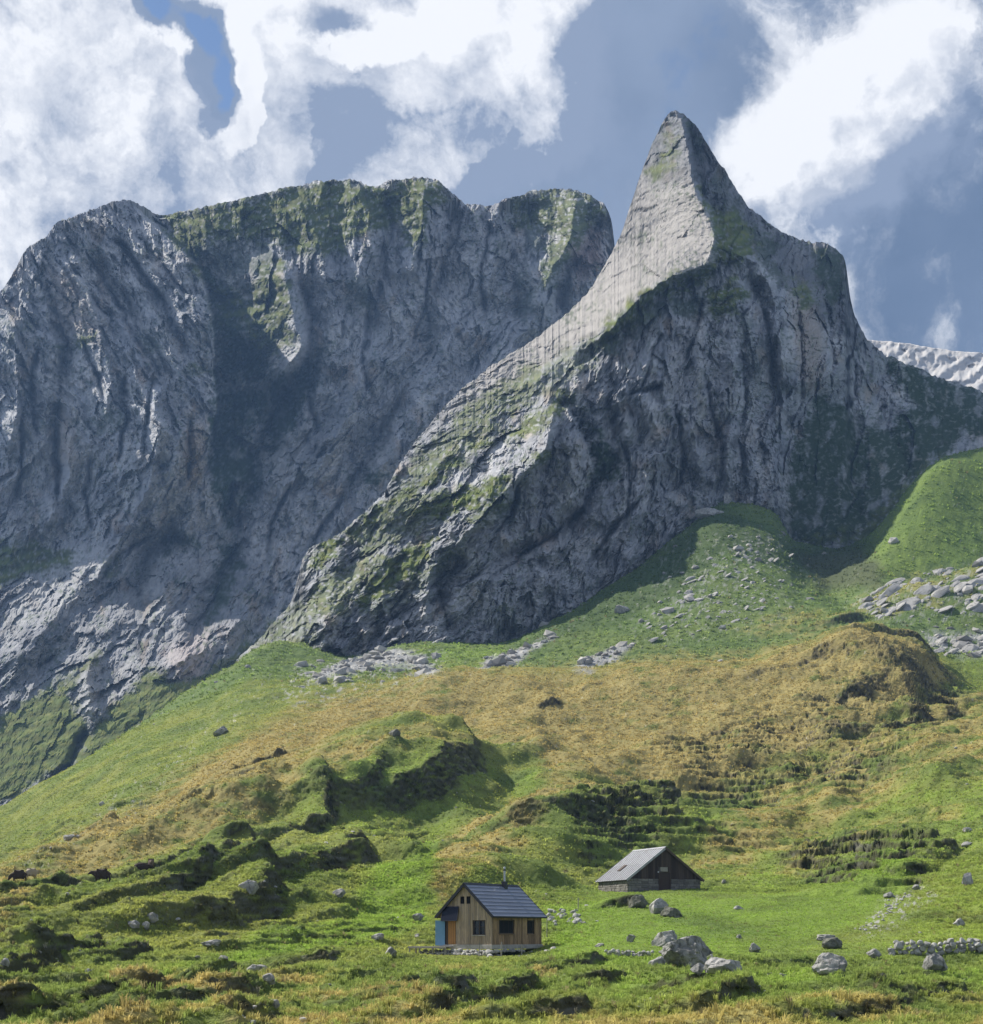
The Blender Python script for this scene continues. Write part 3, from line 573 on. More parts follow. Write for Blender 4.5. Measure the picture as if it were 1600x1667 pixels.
# monotone cubic interpolation down every column
h = np.diff(KL, axis=0); dl = np.diff(KT, axis=0) / h
m = np.zeros_like(KT); m[0] = dl[0]; m[-1] = dl[-1]
w1 = 2 * h[1:] + h[:-1]; w2 = h[1:] + 2 * h[:-1]
with np.errstate(divide='ignore', invalid='ignore'):
    hm = (w1 + w2) / (w1 / dl[:-1] + w2 / dl[1:])
m[1:-1] = np.where(dl[:-1] * dl[1:] > 0, hm, 0)
lr = np.log(rowD)[:, None] * np.ones((1, NC))
T = np.zeros((NR, NC))
for k in range(len(KL) - 1):
    sel = (lr >= KL[k][None]) & (lr < KL[k + 1][None])
    if k == 0: sel |= lr < KL[0][None]
    if k == len(KL) - 2: sel |= lr >= KL[k + 1][None]
    q = np.clip((lr - KL[k][None]) / h[k][None], 0, 1)
    v = (2 * q**3 - 3 * q**2 + 1) * KT[k] + (q**3 - 2 * q**2 + q) * h[k] * m[k] + (-2 * q**3 + 3 * q**2) * KT[k + 1] + (q**3 - q**2) * h[k] * m[k + 1]
    T = np.where(sel, v, T)
T = np.where(rowD[:, None] < 1.0, -1.75 / rowD[:, None], T)
GY = np.repeat(rowD[:, None], NC, 1); GX = GY * ((gpx - 800) / FPX)[None]; GZ = T * GY
GPX = np.repeat(gpx[None], NR, 0); BPY = HY - GZ / GY * FPX            # base picture row of every vertex

def base_hit(px, py):
    """world point where the plain ground shows at this picture position (first hit from the camera)"""
    c = int(np.clip(np.searchsorted(gpx, px), 1, NC - 1)); colz = GZ[:, c]; pr = HY - colz / rowD * FPX
    i = 60
    ok = np.where(pr[60:] <= py)[0]
    i = 60 + (ok[0] if len(ok) else NR - 62)
    return (px - 800) / FPX * rowD[i], rowD[i], i

near = sst(180, 90, GY)
vis = (GY > 45) & (GY < 1000)
# broad and medium relief
hut_flat = np.exp(-(((GX - 0.0) / 7.5) ** 4 + ((GY - 115) / 8.5) ** 4)); barn_flat = np.exp(-(((GX - 19.0) / 8) ** 4 + ((GY - 180) / 9) ** 4))
meadow = sst(900, 1010, GPX) * sst(1560, 1440, GPX) * sst(97, 104, GY) * sst(172, 160, GY)    # smooth green plateau right of the hut
calm = 1 - np.clip(0.97 * hut_flat + 0.97 * barn_flat + 0.55 * meadow, 0, 0.97)
camz = sst(8, 40, GY)
Z = GZ.copy()
amp = calm * camz
Z += amp * (0.9 * fbm(GX / 26, GY / 26, 3, 1) * sst(120, 260, GY) + 0.55 * fbm(GX / 8, GY / 8, 4, 2))
Z += amp * 2.4 * fbm(GX / 60, GY / 60, 4, 3) * sst(300, 460, GY)
# scarps: turf banks that break off steeply towards the right front
def bank(p1, p2, H, back, front, ext=0.25, seed=0, soil=1.0):
    global Z, SOIL
    x1, y1, _ = base_hit(*p1); x2, y2, _ = base_hit(*p2)
    L = math.hypot(x2 - x1, y2 - y1); ux, uy = (x2 - x1) / L, (y2 - y1) / L
    vx, vy = uy, -ux                                     # points to the right front when the bank runs away to the right
    if vx * 0.6 - vy * 0.8 < 0: vx, vy = -vx, -vy
    rx = GX - (x1 + x2) / 2; ry = GY - (y1 + y2) / 2
    u = rx * ux + ry * uy; v = rx * vx + ry * vy
    msk = (np.abs(u) < L * 1.3 + back) & (v > -back * 2.2) & (v < front * 4 + 6)
    if not msk.any(): return
    u = u[msk]; v = v[msk]
    front = front * 1.25
    v = v + front * 1.2 * fbm(u / (H * 4.0), v / (H * 5.0), 3, 31 + seed, 0.42) + 0.12 * L * (u / L * 2) ** 2
    e = np.exp(-np.abs(u / (L * (0.5 + ext))) ** 3.0)
    prof = np.where(v < 0, sst(-back, 0, v), sst(front, 0, v))
    Z[msk] += H * e * prof
    SOIL[msk] = np.maximum(SOIL[msk], soil * e * sst(-0.25 * front, 0.1 * front, v) * sst(front * 1.35, front * 0.9, v))
SOIL = np.zeros(GX.shape)
BANKS2 = [((640, 1335), (805, 1268), 3.9, 26, 3.0), ((500, 1380), (560, 1310), 2.6, 10, 1.8), ((395, 1520), (462, 1470), 2.6, 9, 1.6), ((510, 1478), (625, 1415), 2.8, 12, 1.8), ((270, 1505), (375, 1458), 1.7, 7, 1.2),
          ((20, 1500), (155, 1488), 2.0, 8, 1.2), ((-10, 1612), (110, 1566), 1.6, 6, 1.1), ((100, 1580), (180, 1535), 1.3, 5, 1.0), ((195, 1566), (238, 1540), 1.1, 4, .8),
          ((100, 1660), (285, 1628), 1.2, 5, 0.9), ((310, 1655), (415, 1625), 1.3, 4.5, 0.9), ((405, 1680), (450, 1655), 1.0, 3, 0.7), ((-40, 1668), (70, 1655), .8, 4, .8),
          ((1385, 1375), (1555, 1392), 3.0, 16, 3.2), ((1280, 1410), (1400, 1395), 1.2, 8, 2), ((1440, 1105), (1568, 1145), 2.6, 34, 8.0), ((1240, 1110), (1340, 1080), 1.2, 14, 3.2), ((1330, 1170), (1440, 1150), 1.6, 12, 3.5), ((940, 1395), (1060, 1330), 1.7, 12, 4), ((1020, 1330), (1100, 1310), 1.5, 9, 2.5),
          ((790, 1632), (885, 1602), .95, 4, .7), ((690, 1660), (780, 1618), .9, 4, .7), ((950, 1600), (1010, 1592), .6, 3, .5), ((840, 1668), (980, 1650), .9, 4, .7), ((1070, 1605), (1150, 1600), .5, 3, .5), ((1160, 1640), (1250, 1612), .8, 4, .7), ((1330, 1672), (1500, 1625), .8, 5, 1.0), ((1480, 1630), (1585, 1612), .6, 4, .8), ((900, 1572), (990, 1562), .55, 3, .5), ((480, 1572), (580, 1560), .7, 4, .7), ((1000, 1478), (1050, 1470), 1.1, 5, .9),
          ((880, 1170), (910, 1150), 1.5, 8, 1.5), ((420, 1270), (480, 1220), 1.6, 12, 1.2), ((340, 1440), (440, 1375), 1.4, 9, 1.2), ((240, 1440), (330, 1400), 1.0, 8, 1.0), ((560, 1330), (640, 1290), 1.2, 9, 1.2), ((380, 1300), (520, 1290), .9, 7, 1.0), ((1360, 1020), (1400, 1010), 3, 12, 3.0), ((1460, 1060), (1530, 1068), 4, 12, 3.5), ((1450, 1100), (1560, 1180), 3, 12, 5), ((1420, 1225), (1520, 1180), 2.0, 10, 3)]
for i, b_ in enumerate([((690, 1490), (1060, 1262), 3.6, 34, 15), ((1110, 1420), (1600, 1140), 3.6, 36, 18), ((1020, 1290), (1540, 1150), 3.9, 46, 17), ((300, 1380), (760, 1250), 3.5, 40, 12), ((600, 1260), (900, 1150), 3.0, 40, 18), ((200, 1400), (470, 1290), 2.2, 24, 12), ((1230, 1130), (1420, 1060), 0.8, 30, 14)]):
    bank(*b_, seed=50 + i, soil=0.0)
for i, b_ in enumerate(BANKS2): bank(*b_, seed=i * 2)
# many small banks with the same lie: saw-tooth relief across the slope
def saw(dirx, diry, lam, A, seed, mask):
    global Z, SOIL
    q = (GX * dirx + GY * diry) / lam + 1.35 * fbm(GX / (lam * 2.2), GY / (lam * 2.2), 4, seed)
    f = q - np.floor(q); p = np.where(f < 0.80, f / 0.80, sst(1.0, 0.80, f))
    on = sst(0.02, 0.30, fbm(GX / (lam * 1.6), GY / (lam * 1.6), 3, seed + 7)) * mask
    Z += A * p * on * calm; SOIL = np.maximum(SOIL, on * sst(0.80, 0.86, f) * sst(1.0, .94, f) * 0.5)
left_strip = sst(760, 640, GPX + 0.55 * (BPY - 1450)) * sst(1250, 1330, BPY) * sst(52, 60, GY)
saw(0.80, -0.60, 9.0, 0.9, 41, left_strip)
saw(0.75, -0.66, 4.0, 0.42, 43, np.clip(left_strip + 0.8 * sst(103, 95, GY), 0, 1) * sst(50, 60, GY))
saw(0.55, -0.83, 12.0, 1.1, 45, (GY > 185) * (GY < 450) * 0.5)
Z += (GY > 185) * sst(185, 240, GY) * sst(470, 430, GY) * calm * (2.2 * fbm(GX / 30 + .5, GY / 55, 4, 120) - 1.6 * (ridged(GX / 38, GY / 70, 3, 122) - .5))
# terracettes trodden along the contours
def terrace(lam, k, mask, seed):
    global Z
    q = Z / lam + 0.9 * fbm(GX / 30, GY / 22, 4, seed) + 0.38 * fbm(GX / 7, GY / 7, 3, seed + 4); f = q - np.floor(q)
    dz = np.abs(np.diff(Z, axis=0, append=Z[-1:])); dz = np.maximum(dz, np.roll(dz, 1, 0))
    Z += mask * sst(0.42 * lam, 0.22 * lam, dz) * k * lam * (sst(0.70, 1.0, f) - f)
right_hill = np.clip(sst(900, 1080, GPX) * sst(1620, 1500, GPX) + 0.5, 0, 1) * sst(185, 215, GY) * sst(450, 420, GY)
strong = np.clip(sst(-60, 60, poly_in(GPX, BPY, [(1050, 1240), (1250, 1140), (1560, 1090), (1560, 1180), (1400, 1300), (1180, 1330)])) + sst(-40, 40, poly_in(GPX, BPY, [(900, 1320), (1080, 1290), (1120, 1360), (960, 1430)])) + sst(-30, 30, poly_in(GPX, BPY, [(1280, 1400), (1420, 1340), (1560, 1370), (1500, 1440), (1320, 1450)])), 0, 1)
Z += strong * 0.55 * (ridged(GX / 3.2, GY / 2.4, 3, 125) - .5)
strong = strong * sst(-0.6, -0.05, fbm(GX / 17, GY / 12, 4, 127))
terrace(1.7, 1.3, np.clip(strong + 0.5 * right_hill * sst(-0.1, 0.3, fbm(GX / 40, GY / 40, 3, 60)), 0, 1), 61)
terrace(0.55, 0.6, calm * sst(60, 75, GY) * sst(330, 250, GY) * (1 - 0.5 * meadow), 64)
terrace(3.0, 0.5, sst(470, 520, GY) * sst(900, 800, GY), 66)
# tussocks
tus = sst(45, 56, GY) * sst(480, 250, GY)
Z += calm * tus * (0.20 * fbm(GX / 1.7, GY / 1.7, 3, 70) + (0.10 + 0.10 * (1 - meadow)) * (ridged(GX / 2.6, GY / 2.6, 3, 72) - 0.5)) + tus * 0.05 * perlin(GX / .5, GY / .5, 75)
Z += sst(180, 400, GY) * sst(900, 800, GY) * 0.45 * fbm(GX / 3.5, GY / 3.5, 3, 76)
Z = np.where(GY < 12, GZ, Z)
GZF = Z.copy(); PYF = HY - Z / GY * FPX
# the mesh proper: rows drawn together where the ground is steep, so that banks and cliffs keep their detail
NR2 = 860
met = rowW[1:, None] + np.abs(np.diff(PYF, axis=0)) * np.where(rowD[1:, None] > 50, 0.62, 0) * (rowD[1:, None] < 850)
cum = np.vstack([np.zeros(NC), np.cumsum(met, 0)]); cum /= cum[-1]
ker = np.exp(-0.5 * (np.arange(-9, 10) / 4.0) ** 2); ker /= ker.sum()
cp_ = np.pad(cum, ((0, 0), (9, 9)), 'edge'); cum = sum(ker[i] * cp_[:, i:i + NC] for i in range(19))
lev = np.linspace(0, 1, NR2); F = {}
fi = np.stack([np.interp(lev, cum[:, c], np.arange(NR)) for c in range(NC)], 1)
i0 = np.minimum(fi.astype(int), NR - 2); fr_ = fi - i0; cc_ = np.arange(NC)[None]
def rs2(A): return A[i0, cc_] * (1 - fr_) + A[i0 + 1, cc_] * fr_
gzy = np.gradient(Z, axis=0) / np.gradient(rowD)[:, None]
gzx = np.gradient(Z, axis=1) / (np.gradient(gpx)[None] / FPX * GY) - ((gpx - 800) / FPX)[None] * gzy
SLOPE = np.hypot(gzy, gzx)
GY, Z, BPY, SOIL, calm, meadow, strong, SLOPE = [rs2(A) for A in (GY, Z, BPY, SOIL, calm, meadow, strong, SLOPE)]
GX = GY * ((gpx - 800) / FPX)[None]; GPX = np.repeat(gpx[None], NR2, 0)
steep = sst(1.2, 2.2, SLOPE) * (GY > 50) * (GY < 470)
SOIL = np.clip(np.maximum(SOIL * sst(0.5, 1.0, SLOPE), steep), 0, 1)
lf_, le_ = facets(GX / 1.5 + 0.4 * fbm(GX / 3, Z / 3, 2, 150), Z / 0.55 + GX * 0.25, 151); fr2 = np.clip(GY / 200, .5, 1.8)
GY = GY + SOIL * fr2 * (0.75 * lf_ + 0.35 * fbm(GX / 0.8, Z / 0.5, 3, 152) - 0.25 * sst(.12, 0, le_))
GX = GY * ((gpx - 800) / FPX)[None]
PYF = HY - Z / GY * FPX
# rock showing through
wx = GPX + 14 * fbm(GX / 9, GY / 9, 4, 80); wy = BPY + 8 * fbm(GX / 9, GY / 9, 4, 81)
nz = fbm(GPX / 12 + PYF / 14, PYF / 5 - GPX / 30, 4, 82); fn = fbm(GPX / 5, PYF / 2.5, 3, 83)
ROCK = np.zeros(GX.shape)
def rk(pl, st, thr=0.0, soft=10):
    global ROCK
    ROCK = np.maximum(ROCK, st * sst(-soft, soft, poly_in(wx, wy, pl)) * sst(thr, thr + 0.18, nz + 0.4 * fn))
rk([(1380, 975), (1450, 950), (1540, 925), (1720, 880), (1720, 1000), (1540, 1015), (1450, 1020), (1400, 1000)], .75, 0.14)
rk([(1500, 1035), (1560, 1030), (1720, 1030), (1720, 1062), (1570, 1072), (1520, 1055)], 1, -0.15)
rk([(1090, 880), (1230, 850), (1300, 900), (1330, 960), (1290, 1010), (1170, 1040), (1050, 1060), (1000, 1020)], .4, 0.22)
rk([(480, 1085), (600, 1060), (720, 1062), (735, 1105), (650, 1115), (500, 1150), (450, 1140)], .8, 0.14)
rk([(500, 1110), (560, 1075), (640, 1055), (690, 1068), (716, 1100), (700, 1108), (670, 1082), (620, 1082), (560, 1104)], 1, -0.7, 5)
rk([(770, 1092), (800, 1070), (880, 1045), (900, 1040), (850, 1070), (820, 1090)], 1, -0.7, 4)
rk([(930, 1088), (960, 1070), (1030, 1050), (1020, 1065), (960, 1088)], 1, -0.5, 4)
rk([(1060, 1010), (1200, 880), (1280, 860), (1240, 930), (1150, 1000)], .6, 0.1)
rk([(0, 1450), (60, 1400), (330, 1180), (420, 1100), (460, 1120), (300, 1260), (100, 1420)], .8, 0.30)
rk([(390, 1450), (420, 1435), (440, 1440), (400, 1470)], 1, -0.3, 5)
rk([(1430, 1470), (1500, 1440), (1530, 1455), (1440, 1520), (1400, 1525)], 1, 0.1)
rk([(-60, 1480), (300, 1440), (380, 1520), (180, 1560), (0, 1620), (-60, 1640)], .5, 0.42)
rk([(-900, 560), (2500, 560), (2500, 1280), (-900, 1280)], .55, 0.46)
fac, ed = facets((GPX + 1.2 * BPY) / 16, (BPY - 0.3 * GPX) / 7, 85)
Z += ROCK * sst(400, 500, GY) * (0.3 * fac + 0.1)
# turf colours
GREEN = np.array((0.132, 0.175, 0.042)); LUSH = np.array((0.150, 0.222, 0.036)); OLIVE = np.array((0.185, 0.205, 0.050)); GOLD = np.array((0.285, 0.232, 0.090)); COOL = np.array((0.075, 0.120, 0.040)); SOILC = np.array((0.055, 0.050, 0.030))
big = fbm(GX / 34, GY / 34, 4, 100); mid = fbm(GX / 7, (GY + 2 * Z) / 9, 4, 101); sm = fbm(GX / 1.6, (GY + 2.5 * Z) / 2.2, 4, 102)
C = mixc(np.broadcast_to(GREEN, GX.shape + (3,)), OLIVE, sst(-0.35, 0.35, big + 0.6 * mid))
def reg(pl, st, soft=28, a=-0.3, b=0.25, n=None):
    q = poly_in(wx, wy, pl)
    return st * sst(-soft, soft, q + 22 * mid) * sst(a, b, (mid + 0.6 * sm + 0.4 * big) if n is None else n)
def mx(*l):
    r = l[0]
    for q in l[1:]: r = np.maximum(r, q)
    return r
gold = mx(reg([(600, 1120), (720, 1092), (880, 1090), (1080, 1068), (1200, 1068), (1300, 1050), (1480, 1055), (1560, 1110), (1460, 1200), (1300, 1260), (1180, 1290), (900, 1300), (830, 1250), (700, 1210), (560, 1230), (420, 1290), (200, 1400), (0, 1440), (0, 1420), (200, 1330), (400, 1200), (540, 1130)], .92, 24, -0.85, -0.05),
          reg([(780, 1340), (900, 1300), (1000, 1290), (920, 1370), (830, 1420), (700, 1480), (720, 1420)], .85, 14, -0.5, .2), reg([(1250, 1290), (1400, 1210), (1640, 1120), (1640, 1240), (1450, 1290), (1200, 1420), (1130, 1410)], .85, 16, -0.4, .3),
          reg([(300, 1300), (470, 1260), (690, 1240), (760, 1250), (640, 1270), (500, 1320), (300, 1400), (0, 1470), (0, 1440)], .85, 16, -0.6, .1), reg([(1250, 1390), (1400, 1340), (1560, 1320), (1480, 1370), (1380, 1400), (1280, 1420)], .7, 14, -.2, .3),
          reg([(-60, 1480), (60, 1470), (30, 1530), (-60, 1560)], .8, 14), reg([(-60, 1650), (60, 1640), (300, 1590), (420, 1600), (900, 1580), (900, 1640), (700, 1680), (-60, 1720)], .85, 14, -.15, .3), reg([(900, 1650), (1640, 1640), (1640, 1720), (900, 1720)], .7, 16, -.1, .35),
          reg([(1380, 970), (1640, 900), (1640, 960), (1400, 1010)], .6, 14, -.2, .3), reg([(1200, 1020), (1300, 990), (1400, 1020), (1300, 1040)], .6, 10))
lush = mx(reg([(880, 1470), (1000, 1460), (1300, 1450), (1480, 1400), (1500, 1420), (1420, 1500), (1300, 1540), (1150, 1560), (900, 1560)], 1, 24, -.9, -.1), reg([(700, 1500), (620, 1540), (500, 1560), (250, 1590), (400, 1540), (560, 1500), (640, 1440), (720, 1400), (800, 1340), (860, 1290), (900, 1280), (840, 1350), (720, 1450)], 1, 16, -.8, -.1),
          reg([(1000, 1600), (1300, 1580), (1640, 1570), (1640, 1600), (1300, 1640), (1000, 1650)], .7, 14), reg([(1100, 1360), (1350, 1290), (1640, 1270), (1640, 1350), (1500, 1420), (1300, 1450), (1150, 1430)], .75, 20), reg([(400, 1290), (700, 1240), (800, 1280), (700, 1380), (560, 1420), (480, 1350)], .6, 18),
          reg([(1410, 880), (1500, 750), (1640, 710), (1640, 900), (1440, 950)], .7, 18, -.8, 0), reg([(1540, 1070), (1640, 1080), (1640, 1130), (1480, 1220), (1400, 1260)], .6, 14), reg([(690, 1060), (740, 1048), (840, 1060), (770, 1095), (730, 1098)], .8, 6, -.8, -.2))
lush = np.maximum(lush, reg([(1420, 1440), (1700, 1330), (1700, 1560), (1300, 1570), (1400, 1500)], .6, 40, -.5, .3))
C = mixc(C, LUSH, 0.9 * lush * (1 - gold)); C = mixc(C, GOLD, gold)
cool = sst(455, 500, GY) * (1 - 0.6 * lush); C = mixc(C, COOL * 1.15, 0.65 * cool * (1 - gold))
C = mixc(C, COOL * 0.8, sst(0.1, 0.5, fbm(GX / 12, GY / 12, 4, 105)) * 0.45 * (1 - gold))
C = mixc(C, DTURF * 1.2, 0.8 * sst(-16, 16, poly_in(wx, wy, [(830, 1055), (940, 990), (1110, 872), (1165, 815), (1290, 885), (1420, 885), (1300, 930), (1180, 900), (1120, 960), (1000, 1010), (860, 1060)])))  # crag's cast shadow along its foot painted into the turf colour
C *= 1.12 * (1 + 0.25 * sm + 0.22 * mid)[..., None]
heather = sst(0.2, 0.45, fbm(GX / 10, GY / 10, 4, 107)) * sst(-10, 20, poly_in(wx, wy, [(1050, 1160), (1300, 1130), (1500, 1180), (1440, 1290), (1100, 1300)])); C = mixc(C, (0.13, 0.10, 0.07), 0.5 * heather)
bush = sst(-8, 16, poly_in(wx, wy, [(1290, 900), (1400, 890), (1440, 920), (1440, 960), (1330, 960)])); C = mixc(C, (0.07, 0.075, 0.045), 0.7 * bush)
dirt = sst(0.46, 0.6, fbm(GX / 2.2, GY / 3, 4, 109)) * (GY < 200); C = mixc(C, (0.14, 0.10, 0.07), 0.6 * dirt)
SOIL = np.clip(SOIL, 0, 1) * sst(-0.5, 0.05, fbm(GX / 1.6, Z / 0.8, 4, 110))
sc_ = fbm(GX / 1.2, Z / 0.5, 4, 112) + 0.5 * lf_
C = mixc(C, mixc(np.broadcast_to(SOILC, C.shape), (0.12, 0.115, 0.105), sst(0.0, 0.5, sc_)), 0.9 * SOIL)
C = mixc(C, mixc(np.broadcast_to(GR_ROCK, C.shape), (0.44, 0.42, 0.39), sst(-.4, .5, fn)), np.clip(ROCK, 0, 1) * 0.9)
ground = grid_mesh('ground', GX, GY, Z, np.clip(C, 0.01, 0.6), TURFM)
tag(ground, 'grassy alpine meadow slopes with golden and green turf banks', kind='structure')

def hit_far(px, py, dmin):
    """first visible ground beyond a distance, at or above this picture row"""
    c = int(np.clip(np.searchsorted(gpx, px), 1, NC - 1)); pr = HY - GZF[:, c] / rowD * FPX; mn = np.minimum.accumulate(pr)
    for i in range(int(np.searchsorted(rowD, dmin)), NR - 30):
        if pr[i] <= py and pr[i] <= mn[i - 1] + 0.3: break
    y = rowD[i]; x = (px - 800) / FPX * y
    return Vector((x, y, gz(x, y)))
def gz(x, y):
    """height of the ground sheet at a world position"""
    pxx = 800 + x / y * FPX
    i = min(max(int(np.searchsorted(rowD, y)) - 1, 0), NR - 2); j = min(max(int(np.searchsorted(gpx, pxx)) - 1, 0), NC - 2)
    fr = (y - rowD[i]) / (rowD[i + 1] - rowD[i]); fc = (pxx - gpx[j]) / (gpx[j + 1] - gpx[j])
    return float((GZF[i, j] * (1 - fr) + GZF[i + 1, j] * fr) * (1 - fc) + (GZF[i, j + 1] * (1 - fr) + GZF[i + 1, j + 1] * fr) * fc)
_S0 = int(np.searchsorted(rowD, 56))
def hit(px, py):
    """where the finished ground shows at this picture position"""
    c = int(np.clip(np.searchsorted(gpx, px), 1, NC - 1)); pr = HY - GZF[:, c] / rowD * FPX
    ok = np.where(pr[_S0:] <= py)[0]; i = _S0 + (ok[0] if len(ok) else 0)
    y = rowD[i]; x = (px - 800) / FPX * y
    return Vector((x, y, gz(x, y)))

haze_box(-3200, 4200, -40, 8990, -130, 520, 0.00010, (0.34, 0.58, 1.0))

# ------------------------------------------------------------------ materials for built things
def plain(name, col, rough=0.8, var=0.25, scale=6, bump=0.01, stretch=(1, 1, 1), spec=0.3, metal=0.0, perobj=0.0, dirt=None):
    m = bpy.data.materials.new(name); m.use_nodes = True; m.node_tree.nodes.clear(); t = NT(m.node_tree)
    co = t.vmath('MULTIPLY', t.node('ShaderNodeTexCoord').outputs['Object'], stretch)
    rnd = t.node('ShaderNodeObjectInfo').outputs['Random']
    co = t.vmath('ADD', co, t.vmath('SCALE', (7.0, 3.0, 5.0), scale=rnd))
    n = t.noise(co, scale, 6, 0.6); v = t.math('ADD', t.math('MULTIPLY', n, var * 2), 1 - var)
    if perobj: v = t.math('MULTIPLY', v, t.math('ADD', t.math('MULTIPLY', rnd, perobj * 2), 1 - perobj))
    c = t.hsv((*col, 1), val=v)
    if dirt:
        n2 = t.noise(co, scale * 0.35, 5, 0.65); c = t.mix(t.ramp(n2, 0.45, 0.7), c, (*dirt, 1))
    p = t.node('ShaderNodeBsdfPrincipled'); p.inputs['Roughness'].default_value = rough; p.inputs['Specular IOR Level'].default_value = spec; p.inputs['Metallic'].default_value = metal
    b = t.node('ShaderNodeBump'); b.inputs['Distance'].default_value = bump; t.l.new(n, b.inputs['Height']); t.l.new(b.outputs[0], p.inputs['Normal'])
    t.l.new(c, p.inputs['Base Color'])
    o = t.node('ShaderNodeOutputMaterial'); t.l.new(p.outputs[0], o.inputs[0]); return m
M = dict(
    board=plain('weathered_boards', (0.42, 0.32, 0.225), 0.85, 0.35, 5, 0.01, (6, 6, 0.6), perobj=0.30, dirt=(0.20, 0.18, 0.16)),
    board_side=plain('brown_boards', (0.34, 0.225, 0.13), 0.85, 0.35, 5, 0.01, (6, 6, 0.6), perobj=0.35, dirt=(0.12, 0.08, 0.05)),
    darkboard=plain('old_dark_boards', (0.065, 0.048, 0.04), 0.9, 0.4, 4, 0.01, (6, 6, 0.5), perobj=0.35),
    roof=plain('dark_roof_panels', (0.185, 0.205, 0.265), 0.36, 0.15, 3, 0.002, perobj=0.12, spec=0.5),
    trim=plain('anthracite_trim', (0.03, 0.032, 0.04), 0.5, 0.15, 6, 0.002),
    steel=plain('stainless_pipe', (0.45, 0.46, 0.47), 0.35, 0.15, 8, 0.001, metal=0.8),
    sheet=plain('grey_metal_sheet', (0.36, 0.37, 0.39), 0.55, 0.18, 1.6, 0.004, (3, 3, 1), perobj=0.10, dirt=(0.26, 0.25, 0.255)),
    seam=plain('sheet_seam', (0.24, 0.235, 0.25), 0.6, 0.2, 3, 0.002),
    blue=plain('pale_blue_paint', (0.17, 0.33, 0.50), 0.5, 0.10, 4, 0.001, dirt=(0.15, 0.29, 0.44)),
    orange=plain('varnished_spruce', (0.46, 0.23, 0.08), 0.55, 0.25, 4, 0.002, (8, 8, .5)),
    dark=plain('dark_interior', (0.012, 0.012, 0.014), 0.9, 0.2, 4, 0.001),
    frame=plain('dark_brown_frame', (0.085, 0.06, 0.042), 0.6, 0.2, 8, 0.001),
    curtain=plain('white_curtain', (0.55, 0.56, 0.60), 0.9, 0.15, 6, 0.002, (9, 9, 1)),
    concrete=plain('pale_concrete', (0.42, 0.40, 0.36), 0.9, 0.25, 5, 0.01, dirt=(0.28, 0.27, 0.22)),
    stone=plain('field_stone', (0.40, 0.39, 0.365), 0.92, 0.35, 3.5, 0.03, perobj=0.22, dirt=(0.22, 0.22, 0.20)),
    mortar=plain('wall_mortar', (0.17, 0.16, 0.145), 0.95, 0.35, 4, 0.03),
    wallstone=plain('barn_wall_stone', (0.19, 0.178, 0.16), 0.92, 0.35, 5, 0.03, perobj=0.30),
    greywood=plain('silvered_wood', (0.30, 0.28, 0.25), 0.9, 0.3, 6, 0.008, (5, 5, 1)),
    panel=plain('solar_glass', (0.010, 0.013, 0.028), 0.35, 0.1, 4, 0.0, spec=0.25),
    rust=plain('rusty_iron', (0.20, 0.075, 0.04), 0.8, 0.3, 9, 0.003),
    cow=plain('brown_cow_hide', (0.045, 0.030, 0.022), 0.8, 0.3, 3, 0.01), cowl=plain('pale_cow_hide', (0.36, 0.30, 0.23), 0.8, 0.25, 3, 0.01), cowg=plain('fawn_cow_hide', (0.14, 0.10, 0.07), 0.8, 0.3, 3, 0.01))
def glass_mat():
    m = bpy.data.materials.new('window_glass'); m.use_nodes = True; p = m.node_tree.nodes['Principled BSDF']
    p.inputs['Base Color'].default_value = (0.02, 0.025, 0.035, 1); p.inputs['Roughness'].default_value = 0.08; p.inputs['Alpha'].default_value = 0.45; return m
M['glass'] = glass_mat()
def boulder_mat(name, base, pale, lich):
    m = bpy.data.materials.new(name); m.use_nodes = True; m.node_tree.nodes.clear(); t = NT(m.node_tree)
    co = t.node('ShaderNodeTexCoord').outputs['Object']; rnd = t.node('ShaderNodeObjectInfo').outputs['Random']
    co = t.vmath('ADD', co, t.vmath('SCALE', (17.0, 9.0, 5.0), scale=rnd))
    a = t.noise(co, 1.3, 7, 0.65); b = t.noise(t.vmath('MULTIPLY', co, (1, 1, 0.35)), 3.2, 5, 0.6); f = t.noise(co, 14, 4, 0.6)
    c = t.mix(t.ramp(a, 0.35, 0.65), (*base, 1), (*pale, 1)); c = t.mix(t.math('MULTIPLY', t.ramp(b, 0.52, 0.66), 0.75), c, (*lich, 1))
    c = t.hsv(c, val=t.math('ADD', t.math('MULTIPLY', f, 0.5), 0.75))
    p = t.node('ShaderNodeBsdfPrincipled'); p.inputs['Roughness'].default_value = 0.92; p.inputs['Specular IOR Level'].default_value = 0.2; t.l.new(c, p.inputs['Base Color'])
    h = t.math('ADD', t.math('MULTIPLY', b, 1.0), t.math('MULTIPLY', f, 0.25)); bm_ = t.node('ShaderNodeBump'); bm_.inputs['Distance'].default_value = 0.12; t.l.new(h, bm_.inputs['Height']); t.l.new(bm_.outputs[0], p.inputs['Normal'])
    o = t.node('ShaderNodeOutputMaterial'); t.l.new(p.outputs[0], o.inputs[0]); return m
M['boulder'] = boulder_mat('pale_boulder', (0.26, 0.257, 0.245), (0.44, 0.425, 0.40), (0.12, 0.12, 0.11))
M['darkboulder'] = boulder_mat('dark_boulder', (0.17, 0.17, 0.165), (0.36, 0.35, 0.33), (0.055, 0.058, 0.05))
M['mossy'] = boulder_mat('mossy_boulder', (0.10, 0.10, 0.085), (0.20, 0.20, 0.17), (0.045, 0.06, 0.02))

